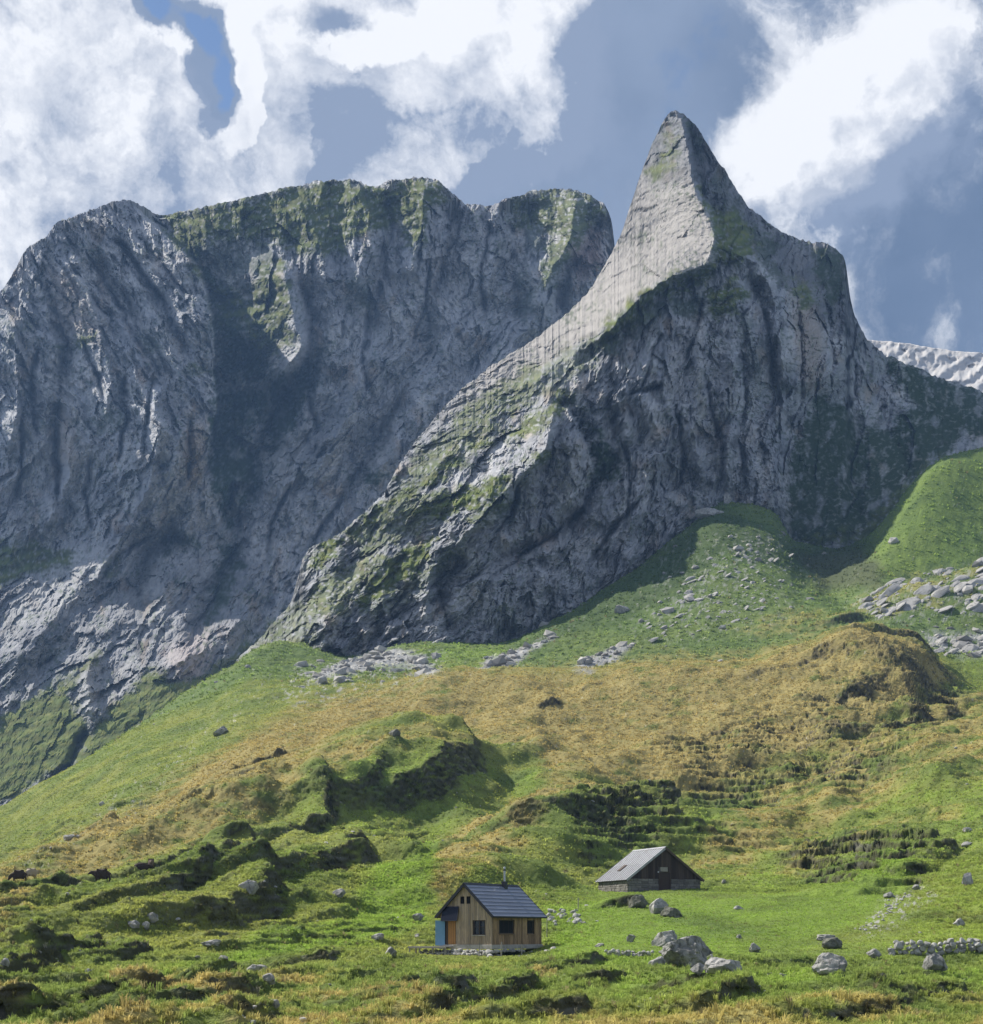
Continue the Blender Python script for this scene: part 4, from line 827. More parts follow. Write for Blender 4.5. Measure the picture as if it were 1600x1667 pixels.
# ------------------------------------------------------------------ mesh builders
class MB:
    def __init__(s): s.bm = bmesh.new()
    def box(s, x0, x1, y0, y1, z0, z1):
        r = bmesh.ops.create_cube(s.bm, size=1)['verts']
        for v in r: v.co = Vector((x0 + (v.co.x + .5) * (x1 - x0), y0 + (v.co.y + .5) * (y1 - y0), z0 + (v.co.z + .5) * (z1 - z0)))
        return s
    def prism(s, pts, axis, a0, a1):
        """extrude a polygon given in the two other axes along axis"""
        def mk(p, a): return {'x': Vector((a, p[0], p[1])), 'y': Vector((p[0], a, p[1])), 'z': Vector((p[0], p[1], a))}[axis]
        A = [s.bm.verts.new(mk(p, a0)) for p in pts]; B = [s.bm.verts.new(mk(p, a1)) for p in pts]; n = len(pts)
        s.bm.faces.new(A); s.bm.faces.new(list(reversed(B)))
        for i in range(n): s.bm.faces.new([A[i], B[i], B[(i + 1) % n], A[(i + 1) % n]])
        return s
    def tube(s, a, b, r0, r1=None, n=10):
        a, b = Vector(a), Vector(b); r1 = r0 if r1 is None else r1; d = (b - a).normalized(); u = d.orthogonal().normalized(); v = d.cross(u)
        A = [s.bm.verts.new(a + (u * math.cos(2 * math.pi * i / n) + v * math.sin(2 * math.pi * i / n)) * r0) for i in range(n)]
        B = [s.bm.verts.new(b + (u * math.cos(2 * math.pi * i / n) + v * math.sin(2 * math.pi * i / n)) * r1) for i in range(n)]
        for i in range(n): s.bm.faces.new([A[i], A[(i + 1) % n], B[(i + 1) % n], B[i]])
        s.bm.faces.new(list(reversed(A))); s.bm.faces.new(B); return s
    def build(s, name, mat, parent=None, bevel=0.0, loc=None, rot=None, label=None, kind=None):
        if bevel: bmesh.ops.bevel(s.bm, geom=list(s.bm.edges), offset=bevel, segments=1, affect='EDGES', clamp_overlap=True)
        bmesh.ops.recalc_face_normals(s.bm, faces=s.bm.faces)
        me = bpy.data.meshes.new(name); s.bm.to_mesh(me); s.bm.free(); me.materials.append(mat)
        o = bpy.data.objects.new(name, me); COL.objects.link(o)
        if parent: o.parent = parent
        if loc is not None: o.location = loc
        if rot is not None: o.rotation_euler = rot
        if label: o['label'] = label
        if kind: o['kind'] = kind
        return o
def empty(name, loc, rz=0, label=None, cat=None, group=None):
    o = bpy.data.objects.new(name, None); COL.objects.link(o); o.location = loc; o.rotation_euler = (0, 0, rz); o.empty_display_size = 0.3
    return tag(o, label, cat, group)
def rock_mesh(seed, sub=3, cuts=22, rough=0.085, flat=0.0, deep=0.52):
    rs = random.Random(seed); bm = bmesh.new(); bmesh.ops.create_icosphere(bm, subdivisions=sub, radius=1)
    pl = []
    for i in range(cuts):
        n = Vector((rs.gauss(0, 1), rs.gauss(0, 1), rs.gauss(0, 0.8))).normalized(); pl.append((n, rs.uniform(deep, 0.95)))
    if flat: pl.append((Vector((0.1, -0.1, 1)).normalized(), flat))
    co = np.array([v.co[:] for v in bm.verts])
    for n, h in pl:
        d = co @ np.array(n[:]); k = np.clip(d - h, 0, None); co -= (k * 0.98)[:, None] * np.array(n[:])[None]
    nz = fbm(co[:, 0] * 2.2 + seed, co[:, 1] * 2.2 + co[:, 2] * 2.9, 5, seed % 40, 0.6) * rough * 2.2
    r2 = ridged(co[:, 0] * 1.6 + co[:, 2], co[:, 1] * 1.7 - co[:, 2] * .5 + seed, 4, seed % 31) * rough * 1.6
    co *= (1 + nz - r2)[:, None]
    for v, c in zip(bm.verts, co): v.co = c
    me = bpy.data.meshes.new('rock'); bm.to_mesh(me); bm.free()
    me.polygons.foreach_set('use_smooth', np.ones(len(me.polygons), bool))
    try: me.set_sharp_from_angle(angle=R(24))
    except Exception: pass
    return me
def stone_between(name, x0, x1, y0, y1, depth, mat, seed, label=None, cat='boulder', group=None, sink=0.25, sub=4, D=None, cuts=22, tilt=0.0, flat=0.0, rough=0.085):
    """a boulder that stands on the ground and fills the given width and height where the photograph shows it"""
    cx = (x0 + x1) / 2
    p = hit(cx, y1) if D is None else Vector(((cx - 800) / FPX * D, D, gz((cx - 800) / FPX * D, D)))
    w_ = (x1 - x0) / FPX * p.y; h_ = (y1 - y0) / FPX * p.y
    me = rock_mesh(seed, sub, cuts, rough, flat)
    co = np.array([v.co[:] for v in me.vertices]); mn, mx_ = co.min(0), co.max(0)
    H = h_ * (1 + sink)
    sx, sy, sz = w_ / (mx_[0] - mn[0]), w_ * depth / (mx_[1] - mn[1]), H / (mx_[2] - mn[2])
    co = (co - (mn + mx_) / 2) * np.array((sx, sy, sz)) + np.array((0, 0, H / 2 - h_ * sink))
    me.vertices.foreach_set('co', co.astype(np.float32).ravel()); me.update(); me.materials.append(M[mat]); me.name = name
    zb = (HY - y1) / FPX * p.y if D is not None else p.z
    o = bpy.data.objects.new(name, me); COL.objects.link(o); o.location = (p.x, p.y + w_ * depth * 0.35, min(zb, p.z) if D is None else p.z); o.rotation_euler = (0, tilt, 0)
    if D is None: o.location.z = p.z
    tag(o, label, cat, group); return o

# ------------------------------------------------------------------ the wooden hut
TH = R(34); WG, LG = 4.9, 7.3; FZ = -0.86
hut = empty('wooden_hut', (0.0, 115.4, FZ), R(90) - TH, 'small wooden plank hut with dark metal roof, steel chimney pipe and open pale blue door', 'hut')
EV = 2.50; PITCH = R(43)
def roofz(y): return EV + (WG / 2 - abs(y - WG / 2)) * math.tan(PITCH)
c_ = MB(); c_.prism([(0.05, 0), (WG - 0.05, 0), (WG - 0.05, EV - .02), (WG / 2, roofz(WG / 2) - 0.09), (0.05, EV - .02)], 'x', 0.16, LG - 0.05); c_.build('wall_core', M['dark'], hut)
openings_g = [(0.62, 1.75, 0.76, 1.93), (2.0, 2.33, 3.24, 3.82), (2.72, 3.0, 3.24, 3.82), (3.50, 4.45, 0.0, 1.92)]
openings_l = [(1.14, 3.2, 0.85, 1.97), (5.15, 6.15, 0.85, 1.97)]
def spans(a, b, z0, ztop, ops):
    """vertical stretches of a board between a and b left free by the openings"""
    out = [(z0, ztop)]
    for (o0, o1, p0, p1) in ops:
        if b > o0 + 0.03 and a < o1 - 0.03:
            nn_ = []
            for s0, s1 in out:
                if p1 <= s0 or p0 >= s1: nn_.append((s0, s1)); continue
                if p0 - s0 > 0.05: nn_.append((s0, p0))
                if s1 - p1 > 0.05: nn_.append((p1, s1))
            out = nn_
    return out
rb = random.Random(4)
y = 0.0
while y < WG - 0.02:
    wd = rb.choice((0.14, 0.18, 0.21, 0.24)); y2 = min(WG, y + wd)
    for s0, s1 in spans(y, y2, 0.0, 99, openings_g):
        j = rb.uniform(-0.012, 0.022)
        top = (lambda q: min(s1, roofz(q) - 0.06))
        a_, b_ = y + 0.006, y2 - 0.006
        pts = [(a_, s0), (b_, s0), (b_, top(b_))] + ([(WG / 2, top(WG / 2))] if a_ < WG / 2 < b_ and s1 > 4 else []) + [(a_, top(a_))]
        MB().prism(pts, 'x', -0.035 - j, 0.03).build('board', M['board'], hut)
    y = y2
x = 0.0
while x < LG - 0.02:
    wd = rb.choice((0.15, 0.19, 0.23, 0.27)); x2 = min(LG, x + wd)
    for s0, s1 in spans(x, x2, 0.0, EV - 0.02, openings_l):
        MB().box(x + 0.006, x2 - 0.006, -0.03 - rb.uniform(-0.012, 0.02), 0.04, s0, s1).build('board', M['board_side'], hut)
    x = x2
MB().box(0, LG, WG - 0.04, WG + 0.03, 0, EV).build('rear_wall', M['board_side'], hut)
MB().prism([(0, 0), (WG, 0), (WG, EV), (WG / 2, roofz(WG / 2) - .06), (0, EV)], 'x', LG - 0.04, LG + 0.03).build('end_wall', M['board_side'], hut)
MB().box(-0.07, 0.02, -0.07, 0.06, 0, EV - 0.02).build('corner_board', M['board'], hut)
def window(par, axis, a0, a1, z0, z1, mull, curt):
    f = MB()
    def b(u0, u1, v0, v1, d0, d1):
        if axis == 'g': f.box(d0, d1, u0, u1, v0, v1)
        else: f.box(u0, u1, d0, d1, v0, v1)
    t = 0.07
    b(a0, a1, z0, z0 + t, 0.04, 0.12); b(a0, a1, z1 - t, z1, 0.04, 0.12); b(a0, a0 + t, z0 + t, z1 - t, 0.04, 0.12); b(a1 - t, a1, z0 + t, z1 - t, 0.04, 0.12)
    for k in range(1, mull + 1):
        c = a0 + (a1 - a0) * k / (mull + 1); b(c - 0.035, c + 0.035, z0 + t, z1 - t, 0.05, 0.11)
    zc = z0 + (z1 - z0) * 0.55; 
    prev = a0 + t
    for k in range(1, mull + 2):
        c = a0 + (a1 - a0) * k / (mull + 1) - (0.035 if k <= mull else t); b(prev, c, zc - 0.018, zc + 0.018, 0.06, 0.10); prev = c + 0.07
    w_ = f.build('window', M['frame'], par)
    def one(nm, mt, u0, u1, v0, v1, d0, d1, p=w_):
        q = MB(); (q.box(d0, d1, u0, u1, v0, v1) if axis == 'g' else q.box(u0, u1, d0, d1, v0, v1)); return q.build(nm, mt, p)
    for k in range(mull + 1):
        u0 = a0 + (a1 - a0) * k / (mull + 1) + 0.04; u1 = a0 + (a1 - a0) * (k + 1) / (mull + 1) - 0.04
        one('pane', M['glass'], u0, u1, z0 + t, zc - 0.02, 0.078, 0.084); one('pane', M['glass'], u0, u1, zc + 0.02, z1 - t, 0.078, 0.084)
        if curt: one('curtain', M['curtain'], u0 + 0.06, u0 + 0.06 + (u1 - u0) * 0.6, z0 + t, z1 - t, 0.122, 0.14)
    one('sill', M['concrete' if axis == 'g' else 'board_side'], a0 - 0.06, a1 + 0.06, z0 - 0.06, z0 - 0.004, -0.12, 0.03)
    one('reveal', M['dark'], a0, a1, z0, z1, 0.145, 0.155)
    return w_
window(hut, 'g', 0.62, 1.75, 0.76, 1.93, 1, True)
window(hut, 'l', 1.14, 3.2, 0.85, 1.97, 2, False)
window(hut, 'l', 5.15, 6.15, 0.85, 1.97, 1, False)
for (a, b) in ((2.0, 2.33), (2.72, 3.0)):
    v_ = MB().box(0.06, 0.09, a, b, 3.24, 3.82).build('vent', M['dark'], hut)
d_ = MB().box(0.05, 0.10, 3.50, 4.20, 0.02, 1.90).build('inner_door', M['orange'], hut, label='varnished orange inner door in the opening')
for q in range(1, 4): MB().box(0.035, 0.05, 3.50 + q * 0.175 - .006, 3.50 + q * 0.175 + .006, 0.05, 1.87).build('groove', M['frame'], d_)
MB().box(0.02, 0.12, 4.20, 4.45, 0.0, 1.90).build('door_jamb', M['frame'], hut)
bd = MB().box(0, 0.05, 0, 0.86, 0, 2.0).build('door', M['blue'], hut, bevel=0.006, loc=(-0.10, 4.43, -0.08), rot=(0, 0, R(9)), label='pale blue outer door swung open against the wall')
MB().tube((-0.01, 0.76, 0.98), (-0.07, 0.76, 0.98), 0.016).box(-0.085, -0.06, 0.66, 0.79, 0.965, 0.995).build('handle', M['steel'], bd)
# tilted dark panel above the door
sp = MB().box(-0.03, 0.02, 0, 1.5, 0, 1.12).build('solar_panel', M['panel'], hut, loc=(-0.36, 3.08, 1.90), rot=(0, R(12), 0), label='dark tilted solar panel above the door')
MB().box(-0.035, 0.025, -0.035, -0.0, -.03, 1.15).box(-0.035, 0.025, 1.5, 1.535, -.03, 1.15).box(-.035, .025, 0, 1.5, 1.12, 1.15).box(-.035, .025, 0, 1.5, -.03, 0).build('panel_frame', M['trim'], sp)
for q in (0.3, 1.2): MB().tube((0.02, q, 0.25), (0.31, q, 0.05), 0.015).build('bracket', M['trim'], sp)
# roof
OH, GO = 0.34, 0.30
def slope_frame(side):
    """origin at the ridge, t runs down the slope; returns a function (x, t, n) -> local point"""
    sgn = -1 if side == 'front' else 1
    ry, rz = WG / 2, roofz(WG / 2) + 0.05
    dn = Vector((0, sgn * math.cos(PITCH), -math.sin(PITCH))); nn_ = Vector((0, sgn * math.sin(PITCH), math.cos(PITCH)))
    return lambda xx, tt, nn2: Vector((xx, ry, rz)) + dn * tt + nn_ * nn2
SL = (WG / 2 + OH) / math.cos(PITCH)
roofo = MB()
for side in ('front', 'back'):
    F = slope_frame(side)
    vs = [roofo.bm.verts.new(F(xx, tt, n_)) for xx in (-GO, LG + GO) for tt in (0.02, SL) for n_ in (-0.06, 0.0)]
    for f_ in ((0, 1, 3, 2), (4, 6, 7, 5), (0, 4, 5, 1), (2, 3, 7, 6), (0, 2, 6, 4), (1, 5, 7, 3)): roofo.bm.faces.new([vs[i] for i in f_])
roof = roofo.build('roof', M['trim'], hut)
NCR = 9
for side in ('front', 'back'):
    F = slope_frame(side)
    for r_ in range(NCR):
        xs = [-GO] + [(-GO + (k + (0.5 if r_ % 2 else 0)) * (LG + 2 * GO) / 5) for k in range(0 if r_ % 2 else 1, 5)] + [LG + GO]
        for k in range(len(xs) - 1):
            q = MB(); t0, t1 = r_ * SL / NCR, (r_ + 1) * SL / NCR + 0.03
            vs = [q.bm.verts.new(F(xx, tt, n_)) for xx in (xs[k] + 0.004, xs[k + 1] - 0.004) for tt, n_ in ((t0, 0.004), (t1, 0.030), (t0, 0.016), (t1, 0.055))]
            for f_ in ((0, 1, 3, 2), (4, 6, 7, 5), (0, 4, 5, 1), (2, 3, 7, 6), (0, 2, 6, 4), (1, 5, 7, 3)): q.bm.faces.new([vs[i] for i in f_])
            q.build('roof_panel', M['roof'], roof)
rz_ = roofz(WG / 2) + 0.05
MB().prism([(WG / 2 - 0.16, rz_ - 0.06), (WG / 2, rz_ + 0.095), (WG / 2 + 0.16, rz_ - 0.06), (WG / 2, rz_ + 0.04)], 'x', -GO - .01, LG + GO + .01).build('ridge_cap', M['trim'], roof)
for side in ('front', 'back'):
    F = slope_frame(side)
    for x0_ in (-GO - 0.03, LG + GO):
        q = MB(); vs = [q.bm.verts.new(F(xx, tt, n_)) for xx in (x0_, x0_ + 0.03) for tt in (0.0, SL + 0.04) for n_ in (-0.16, 0.062)]
        for f_ in ((0, 1, 3, 2), (4, 6, 7, 5), (0, 4, 5, 1), (2, 3, 7, 6), (0, 2, 6, 4), (1, 5, 7, 3)): q.bm.faces.new([vs[i] for i in f_])
        q.build('verge_board', M['trim'], roof)
    e_ = F(0, SL + 0.05, -0.03)
    MB().tube((-GO, e_.y, e_.z), (LG + GO, e_.y, e_.z), 0.06, n=8).build('gutter', M['trim'], roof)
F = slope_frame('front'); cb = F(5.15, 0.30, 0)
MB().prism([(5.0, cb.y - 0.18), (5.42, cb.y - 0.18), (5.42, cb.y + 0.16), (5.0, cb.y + 0.16)], 'z', cb.z - 0.16, cb.z + 0.52).build('chimney_base', M['trim'], hut)
ch = MB().tube((5.21, cb.y - 0.01, cb.z + 0.52), (5.21, cb.y - 0.01, cb.z + 1.66), 0.085, n=16).build('chimney_pipe', M['steel'], hut)
MB().tube((5.21, cb.y - 0.01, cb.z + 1.40), (5.21, cb.y - 0.01, cb.z + 1.52), 0.10, n=16).build('cowl', M['dark'], ch)
MB().tube((5.21, cb.y - 0.01, cb.z + 1.66), (5.21, cb.y - 0.01, cb.z + 1.72), 0.13, 0.05, n=16).build('cap', M['steel'], ch)
MB().box(-0.12, LG + 0.1, -0.12, WG + 0.1, -0.34, -0.003).build('foundation', M['concrete'], hut, bevel=0.02)
# dry stones packed under the hut: one plinth of many stones
pl = empty('stone_plinth', (0, 115.4, FZ - 0.34), R(90) - TH, 'low plinth of pale rounded stones packed below the wooden hut and its deck', 'stone plinth')
rs = random.Random(9); rocks = [rock_mesh(100 + i, 2, 10, 0.04) for i in range(8)]
for m_ in rocks: m_.materials.append(M['stone'])
def stone_piece(par, loc, sz, seedr, name='stone'):
    o = bpy.data.objects.new(name, rocks[seedr.randrange(8)]); COL.objects.link(o); o.parent = par; o.location = loc
    o.scale = sz; o.rotation_euler = (seedr.uniform(-.4, .4), seedr.uniform(-.4, .4), seedr.uniform(0, 6.3)); return o
u_ = -0.2
while u_ < 6.6:
    r_ = rs.uniform(0.16, 0.30); stone_piece(pl, (-0.28 + rs.uniform(-.1, .1), u_, -0.16 + rs.uniform(-.08, .02)), (r_, r_ * 1.1, r_ * 0.75), rs)
    stone_piece(pl, (-0.62 + rs.uniform(-.1, .1), u_ + .1, -0.40 + rs.uniform(-.08, .05)), (r_, r_ * 1.2, r_ * 0.8), rs); u_ += r_ * 1.45
u_ = 0.1
while u_ < 4.2:
    r_ = rs.uniform(0.14, 0.26); stone_piece(pl, (u_, -0.26 + rs.uniform(-.08, .08), -0.16 + rs.uniform(-.05, .04)), (r_ * 1.1, r_, r_ * 0.75), rs); u_ += r_ * 1.6
# wooden deck beside the door
dk_ = empty('wooden_deck', (0, 115.4, FZ), R(90) - TH, 'grey plank deck on short legs beside the open blue door', 'deck')
for k in range(5): MB().box(-1.15 + k * 0.2, -0.965 + k * 0.2, 3.55, 7.3, -0.20, -0.14).build('plank', M['greywood'], dk_)
for (lx, ly) in ((-1.1, 7.2), (-0.25, 7.2), (-1.1, 6.2), (-1.1, 4.9), (-1.1, 3.65), (-0.25, 5.5)): MB().box(lx - .05, lx + .05, ly - .05, ly + .05, -0.95, -0.202).build('leg', M['greywood'], dk_)
MB().box(-1.19, -1.152, 3.55, 7.3, -0.30, -0.16).build('edge_beam', M['greywood'], dk_)
def post(px, y0, y1, D, r, label, mat='greywood', name='wooden_post', cat='post', group=None):
    x_ = (px - 800) / FPX * D; zt = (HY - y0) / FPX * D; zb = gz(x_, D)
    o = MB().tube((0, 0, -0.3), (0.02, 0, zt - zb), r, r * .9, n=8).build(name, M[mat]); o.location = (x_, D, zb); tag(o, label, cat, group); return o
post(779.5, 1538, 1556, 112.6, 0.05, 'thin weathered wooden post before the gable wall of the plank hut')
post(816, 1533, 1556, 113.2, 0.055, 'taller weathered wooden post in front of the hut corner')
post(849, 1537, 1548, 114.2, 0.045, 'short weathered wooden post below the long side wall of the hut')
post(941, 1461, 1482, 150, 0.05, 'lone thin wooden pole above the rubble right of the hut')
post(308, 1588, 1607, 84, 0.045, 'short rusty brown post standing in foreground grass', 'rust')
post(890, 1490, 1505, 128, 0.04, 'thin low stake beside the stones right of the hut')

# ------------------------------------------------------------------ the stone barn
PH = R(21); WB, LB = 9.63, 8.0; BZ = 4.86; BX, BY = 15.9, 172.0
barn = empty('stone_barn', (BX, BY, BZ), PH, 'old barn with pale metal sheet roof, dark plank gable and low rubble stone walls', 'barn')
EB = 1.62; PB = math.atan2(3.62, WB / 2)
def rbz(x): return EB + (WB / 2 - abs(x - WB / 2)) * math.tan(PB)
MB().prism([(0.25, -1.2), (WB - 0.25, -1.2), (WB - 0.25, EB - .1), (WB / 2, rbz(WB / 2) - 0.3), (0.25, EB - .1)], 'y', 0.14, LB - 0.12).build('wall_core', M['mortar'], barn)
# rubble wall stones as separate pieces, left wall and gable base
bw = MB().box(0.05, 0.3, 0.0, LB, -1.3, EB - 0.04).box(0.3, 4.0, 0.05, 0.3, -1.3, EB - 0.04).box(5.7, WB - .02, 0.05, 0.3, -1.3, EB - 0.04).box(WB - 0.3, WB - .02, 0.3, LB, -1.3, EB - .04).box(.3, WB - .3, LB - .25, LB, -1.3, EB - .04).build('stone_wall', M['mortar'], barn)
def wstone(x0, x1, y0, y1, z0, z1, par=bw):
    q = MB().box(x0, x1, y0, y1, z0, z1)
    for v in q.bm.verts: v.co += Vector((rs.uniform(-.03, .03), rs.uniform(-.03, .03), rs.uniform(-.025, .025)))
    q.build('stone', M['wallstone'], par, bevel=0.02)
z_ = -0.9
while z_ < EB - 0.12:
    hh = rs.uniform(0.22, 0.34); z2 = min(z_ + hh, EB - 0.02); u_ = 0.0
    while u_ < LB - .1:
        l_ = rs.uniform(0.35, 0.8); wstone(-0.02 - rs.uniform(0, .05), 0.06, u_, min(u_ + l_ - 0.03, LB), z_, z2 - 0.03); u_ += l_
    for (s0, s1) in ((0.08, 4.02), (5.68, WB - .05)):
        u_ = s0
        while u_ < s1 - .1:
            l_ = rs.uniform(0.4, 0.9); wstone(u_, min(u_ + l_ - .03, s1), -0.02 - rs.uniform(0, .05), 0.06, z_, z2 - 0.03); u_ += l_
    z_ = z2
x = 0.05
while x < WB - 0.08:
    wd = rb.choice((0.22, 0.27, 0.32)); x2 = min(WB - .05, x + wd)
    for s0, s1 in spans(x, x2, EB - 0.02, 99, [(4.1, 5.6, 0, 2.35), (4.25, 5.2, 2.45, 3.0)]):
        tp_ = (lambda q: min(s1, rbz(q) - 0.05)); a_, b_ = x + 0.008, x2 - 0.008
        if tp_(a_) <= s0 + .02 and tp_(b_) <= s0 + .02: continue
        pts = [(a_, s0), (b_, s0), (b_, max(tp_(b_), s0 + .01))] + ([(WB / 2, tp_(WB / 2))] if a_ < WB / 2 < b_ and s1 > 4 else []) + [(a_, max(tp_(a_), s0 + .01))]
        MB().prism(pts, 'y', 0.0 - rb.uniform(0, .03), 0.10).build('board', M['darkboard'], barn)
    x = x2
dr = MB().box(4.12, 5.58, 0.10, 0.16, -0.2, 2.33).build('door', M['darkboard'], barn)
MB().box(4.06, 4.14, -0.02, 0.10, -0.2, 2.4).box(5.56, 5.64, -0.02, 0.10, -0.2, 2.4).box(4.06, 5.64, -0.02, 0.1, 2.34, 2.43).build('door_frame', M['frame'], dr)
MB().box(4.25, 5.2, -0.05, 0.08, 2.47, 2.98).build('hatch', M['greywood'], barn, label='weathered grey hatch above the barn door')
MB().tube((3.95, -0.12, 2.40), (3.95, 0.02, 2.40), 0.09).build('lamp', M['curtain'], barn, label='small white lamp beside the barn door')
# sheet roof: separate sheets with raised seams
OB, GB = 0.30, 0.28; SB = (WB / 2 + OB) / math.cos(PB)
def bframe(side):
    sg = -1 if side == 'left' else 1; dn = Vector((sg * math.cos(PB), 0, -math.sin(PB))); nn_ = Vector((sg * math.sin(PB), 0, math.cos(PB))); o_ = Vector((WB / 2, 0, rbz(WB / 2) + 0.08))
    return lambda yy, tt, n_: o_ + dn * tt + nn_ * n_ + Vector((0, yy, 0))
def slab8(F, y0, y1, t0, t1, n0, n1):
    q = MB(); vs = [q.bm.verts.new(F(yy, tt, n_)) for yy in (y0, y1) for tt in (t0, t1) for n_ in (n0, n1)]
    for f_ in ((0, 1, 3, 2), (4, 6, 7, 5), (0, 4, 5, 1), (2, 3, 7, 6), (0, 2, 6, 4), (1, 5, 7, 3)): q.bm.faces.new([vs[i] for i in f_])
    return q
slabq = slab8(bframe('left'), -GB, LB + GB, 0.03, SB, -0.10, -0.012)
rf = slabq.build('roof', M['darkboard'], barn); slab8(bframe('right'), -GB, LB + GB, 0.03, SB, -0.10, -0.012).build('roof_boarding', M['darkboard'], rf)
for side in ('left', 'right'):
    F = bframe(side); n_s = 13
    for k in range(n_s):
        y0 = -GB + k * (LB + 2 * GB) / n_s; y1 = -GB + (k + 1) * (LB + 2 * GB) / n_s
        for (t0, t1, lift) in ((0.0, SB * 0.52, 0.012), (SB * 0.50, SB + 0.05, 0.0)):
            slab8(F, y0 + 0.004, y1 - 0.004, t0, t1, -0.008 + lift, 0.002 + lift).build('roof_sheet', M['sheet'], rf)
        slab8(F, y1 - 0.03, y1 + 0.03, 0.0, SB + 0.05, 0.016, 0.065).build('seam', M['seam'], rf)
    slab8(F, -GB - 0.03, -GB, 0, SB + .05, -0.2, 0.07).build('verge_board', M['sheet' if side == 'left' else 'frame'], rf)
MB().prism([(WB / 2 - 0.2, rbz(WB / 2) + .0), (WB / 2, rbz(WB / 2) + 0.19), (WB / 2 + 0.2, rbz(WB / 2) + .0), (WB / 2, rbz(WB / 2) + 0.13)], 'y', -GB - .02, LB + GB).build('ridge_cap', M['sheet'], rf)
F = bframe('left'); sk = slab8(F, 4.6, 5.25, SB * 0.52, SB * 0.70, 0.02, 0.12).build('skylight', M['frame'], rf)

